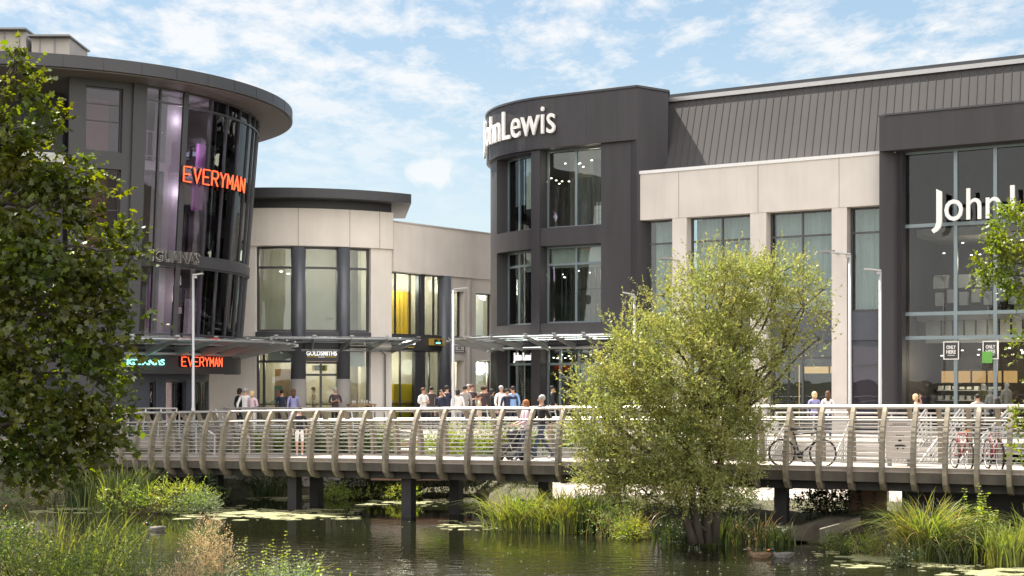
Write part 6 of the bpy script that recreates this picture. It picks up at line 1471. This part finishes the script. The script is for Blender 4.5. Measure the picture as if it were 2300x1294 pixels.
blades('water_grass', 1620, 33.7, 1.1, .8, 110, 'blade_dark', 'upright shaded grass at the foot of the willow trunk', bend=.3, depth=.6, z0=.05)
blades('water_grass', 1520, 34.2, 1.0, .6, 120, 'blade_dark', 'short shaded grass left of the willow trunk', bend=.5, depth=.5, z0=.05)
shrub(1640, 37.8, 1.3, 1.05, 2200, 'leaf_mid', 'small round bush on the bank behind the willow trunk', .055, depth=1.0, z0=.3)
shrub(1680, 34.2, 1.3, .65, 2200, 'leaf_dark', 'low dark plants between the willow and the concrete slabs', .05, name='bank_plant', cat='plant', depth=.8)
blades('water_grass', 1745, 33.4, .8, .6, 90, 'blade_dark', 'sparse grass tuft at the left end of the concrete slabs', bend=.6, depth=.4, z0=.05)
herb(1880, 35.6, 1.3, 1.25, 26, 'leaf_dark', 'dark shaded plant with curled leaves above the concrete slabs', .10)
shrub(1870, 35.8, 1.6, .8, 1500, 'leaf_dark', 'dark undergrowth round the shaded plant above the slabs', .07, depth=.7)
shrub(1905, 32.2, 1.0, .50, 1300, 'leaf_mid', 'low plants in front of the tilted concrete slab', .05, name='bank_plant', cat='plant', depth=.6)
shrub(1965, 31.6, 1.0, .55, 1600, 'leaf_bright', 'low bright plants left of the big grass tussock', .045, name='bank_plant', cat='plant', depth=.6)
blades('water_grass', 2075, 30.6, .8, 1.55, 620, 'blade', 'big bright arching grass tussock on the right bank', bend=1.0, depth=.6, z0=.05, width=.012)
blades('water_grass', 2085, 30.7, .9, 1.5, 200, 'blade_dry', 'dry straw coloured blades mixed into the big tussock', bend=1.15, depth=.6, z0=.05, width=.009)
blades('water_grass', 2150, 30.2, .9, .85, 220, 'blade_dark', 'shaded drooping blades right of the big tussock', bend=.8, depth=.5, z0=.02)
herb(2195, 30.8, .9, 1.45, 26, 'leaf_bright', 'tall leafy nettles standing against the dark bridge end', .075)
shrub(2190, 30.6, 1.7, .95, 3400, 'leaf_mid', 'dense leafy undergrowth below the tall nettles', .05, depth=.9, z0=.1)
blades('water_grass', 2270, 29.8, .9, .95, 300, 'blade', 'bright grass at the water edge by the right frame', bend=.45, depth=.6, z0=.02)
blades('water_grass', 2340, 30.5, 1.2, 1.2, 200, 'blade', 'grass tuft just past the right frame edge', bend=.6, depth=.8, z0=.05)
shrub(2020, 29.8, .8, .35, 900, 'leaf_dark', 'low dark plants at the foot of the big tussock', .045, name='bank_plant', cat='plant', z0=0, depth=.5)
# near bank, bottom left
shrub(60, 23.6, 1.9, 1.5, 5600, 'leaf_mid', 'dense leafy bank growth in the bottom left corner', .05, depth=1.4, lobes=8)
shrub(190, 22.6, 1.8, 1.15, 5200, 'leaf_mid', 'dark green dense growth right of the bottom left corner', .045, depth=1.2, lobes=8)
shrub(300, 22.0, 1.2, .75, 2400, 'leaf_mid', 'low green growth at the bottom between the corner and the seedy bush', .045, depth=1.0)
shrub(20, 24.4, .9, 1.75, 900, 'seedhead', 'pale seedy weeds at the left frame edge', .035, depth=.5, tl=.15)
shrub(470, 22.6, .85, 1.40, 6500, 'seedhead', 'tall fluffy beige seed heads at the bottom left of the water', .026, name='seedy_weed', cat='plant', depth=.6, tl=.16, up=.9, lobes=7)
shrub(480, 22.2, 1.0, .80, 2600, 'leaf_grey', 'green lower part of the bush below the beige seed heads', .04, name='bank_plant', cat='plant', depth=.8)
shrub(390, 21.6, 1.0, .80, 3600, 'seedhead', 'lower beige weeds left of the tall seed heads', .028, name='seedy_weed', cat='plant', depth=.6, tl=.15, up=.7)
herb(600, 22.4, 1.0, 1.2, 34, 'leaf_bright', 'bright arching leafy stems right of the beige seed heads', .055)
herb(680, 22.6, .7, 1.0, 18, 'leaf_bright', 'rightmost leafy stems reaching over the water at the bottom', .055)
shrub(590, 21.6, 1.6, .75, 3200, 'leaf_grey', 'greyish green low growth along the bottom edge', .045, depth=1.0, lobes=7)
shrub(710, 21.4, .9, .55, 1500, 'leaf_bright', 'low bright growth at the right end of the near bank', .045, depth=.7)
blades('reeds', 120, 24.2, 1.6, 1.55, 130, 'blade', 'scattered yellow green reeds at the bottom left', bend=.3, depth=1.0, width=.012)
blades('reeds', 215, 24.0, .9, 1.5, 45, 'blade', 'bright broad reeds leaning right over the water at the bottom left', bend=.35, depth=.6, width=.015, lean=.25)
blades('reeds', 290, 23.4, 1.4, 1.35, 22, 'blade_dark', 'few dark bent stalks in front of the water at the bottom left', bend=.35, depth=.6, width=.007, lean=.35, heads=8)
blades('reeds', 655, 22.8, .6, .95, 50, 'blade', 'arching blades over the leafy stems at the bottom', bend=.8, depth=.5, width=.009)
# ---- floating weed: thin mats on the water
M['duckweed'] = mat('duckweed', (.24, .24, .12), .8, var=.35, scale=9, bump=.3, bscale=60, coord='Object')
def weed(pts, label, seed=1, frag=90):
    r3 = random.Random(seed); mb = MB(); P = []
    for px, py in pts: D = Dw(py); P.append((X(px, D), D))
    x0 = min(p[0] for p in P); x1 = max(p[0] for p in P); y0 = min(p[1] for p in P); y1 = max(p[1] for p in P); cx, cy = (x0 + x1) / 2, (y0 + y1) / 2
    def inside(x, y):
        c = False; n = len(P)
        for i in range(n):
            (ax, ay), (bx, by) = P[i], P[i - 1]
            if (ay > y) != (by > y) and x < (bx - ax) * (y - ay) / (by - ay) + ax: c = not c
        return c
    n_ = 0; want = int(min(600, 40 + (x1 - x0) * (y1 - y0) * 75)) if frag > 30 else 150; k = 0
    while n_ < want and k < want * 12:
        k += 1; x = r3.uniform(x0 - .7, x1 + .7); y = r3.uniform(y0 - .6, y1 + .5)
        if not inside(x, y) and r3.random() > .10: continue
        if math.sin(x * 3.1 + y * 1.7 + seed) * math.sin(y * 4.3 - x * .9) < -.45: continue
        n_ += 1; r = r3.choice((r3.uniform(.02, .05), r3.uniform(.04, .16))); n = 6; a0 = r3.random() * 6; zt_ = .008 + .006 * r3.random()
        mb.prism([(x + r * r3.uniform(.5, 1.3) * math.cos(a0 + 6.283 * i / n) * 1.7, y + r * r3.uniform(.5, 1.2) * math.sin(a0 + 6.283 * i / n)) for i in range(n)], -.005, zt_)
    mb.build('duckweed', 'duckweed', label=label, cat='water weed', kind='stuff')
weed([(150, 1143), (230, 1138), (470, 1141), (505, 1146), (420, 1149), (260, 1146)], 'pale weed mat in front of the green mound on the left', 1)
weed([(0, 1118), (240, 1120), (230, 1126), (0, 1126)], 'pale weed strip along the far left bank', 2)
weed([(480, 1154), (600, 1146), (760, 1154), (735, 1163), (600, 1164), (500, 1160)], 'pale weed mat left of the middle pier', 3)
weed([(1050, 1172), (1140, 1173), (1290, 1184), (1330, 1187), (1200, 1184)], 'thin weed strip at the foot of the arching grass', 4)
weed([(1900, 1252), (1990, 1244), (2110, 1262), (2150, 1268), (2060, 1268), (1960, 1262)], 'pale weed mat in front of the big tussock', 5)
weed([(2150, 1285), (2300, 1276), (2320, 1292), (2200, 1294)], 'weed mat in the bottom right corner', 6)
weed([(520, 1112), (640, 1116), (700, 1120), (560, 1122)], 'grey weed mat far back left of the first pier pair', 7, 20)
weed([(860, 1126), (960, 1130), (910, 1134)], 'small weed patch in front of the bright bank plants', 8, 20)
mb = MB(); r3 = random.Random(4)
for k in range(170):
    py = r3.uniform(1165, 1290); px = r3.uniform(700, 2000); D = Dw(py); x = X(px, D)
    if D > shore(x) - .3: continue
    r = r3.uniform(.006, .016); n = 5; a = r3.random() * 6; mb.prism([(x + r * 1.4 * math.cos(a + 6.283 * i / n), D + r * math.sin(a + 6.283 * i / n)) for i in range(n)], 0, .012)
mb.build('floating_leaves', 'duckweed', label='tiny pale leaves scattered over the open water', cat='water weed', kind='stuff')
# short grass over the banks
n = 26000; gx = rng.uniform(-16, 14, n); gy = rng.uniform(19, 49, n); gh = ground_h(gx, gy); ok = (gh > .05) & ~((gx > 1) & (gy > 40.5) & (gy < 44)); ok &= ~((gx > 14) ) ; gx, gy, gh = gx[ok], gy[ok], gh[ok]; n = len(gx)
az = rng.uniform(0, 6.28, n); hh = rng.uniform(.06, .2, n); wx = np.cos(az) * .012; wy = np.sin(az) * .012; lx = rng.normal(0, .05, n); ly = rng.normal(0, .05, n)
V = np.stack([np.stack([gx - wx, gy - wy, gh], -1), np.stack([gx + wx, gy + wy, gh], -1), np.stack([gx + lx, gy + ly, gh + hh], -1)], 1).reshape(-1, 3)
np_mesh('grass', V, 3, np.arange(3 * n), 'blade_dark', None, label='short grass and weeds covering the banks', cat='grass', kind='stuff')

for k, (px, D, lab) in enumerate(((2160, 30.4, 'dead straw stalks between the big tussock and the tall nettles'), (1400, 35.0, 'dead straw stalks under the left side of the willow'), (1700, 33.9, 'dead bent stalks between the willow and the slabs'), (130, 23.8, 'dead straw stalks among the bottom left reeds'), (400, 22.2, 'dead straw stalks left of the beige seed heads'), (1990, 31.4, 'dead straw stalks left of the big tussock'), (330, 42.0, 'dead straw stalks sticking out of the green mound'))):
    blades('dead_stalks', px, D, 1.3, 1.0 if D > 30 else .9, 60, 'blade_dry', lab, cat='dead stalks', bend=.8, depth=.6, width=.006, seed=k)
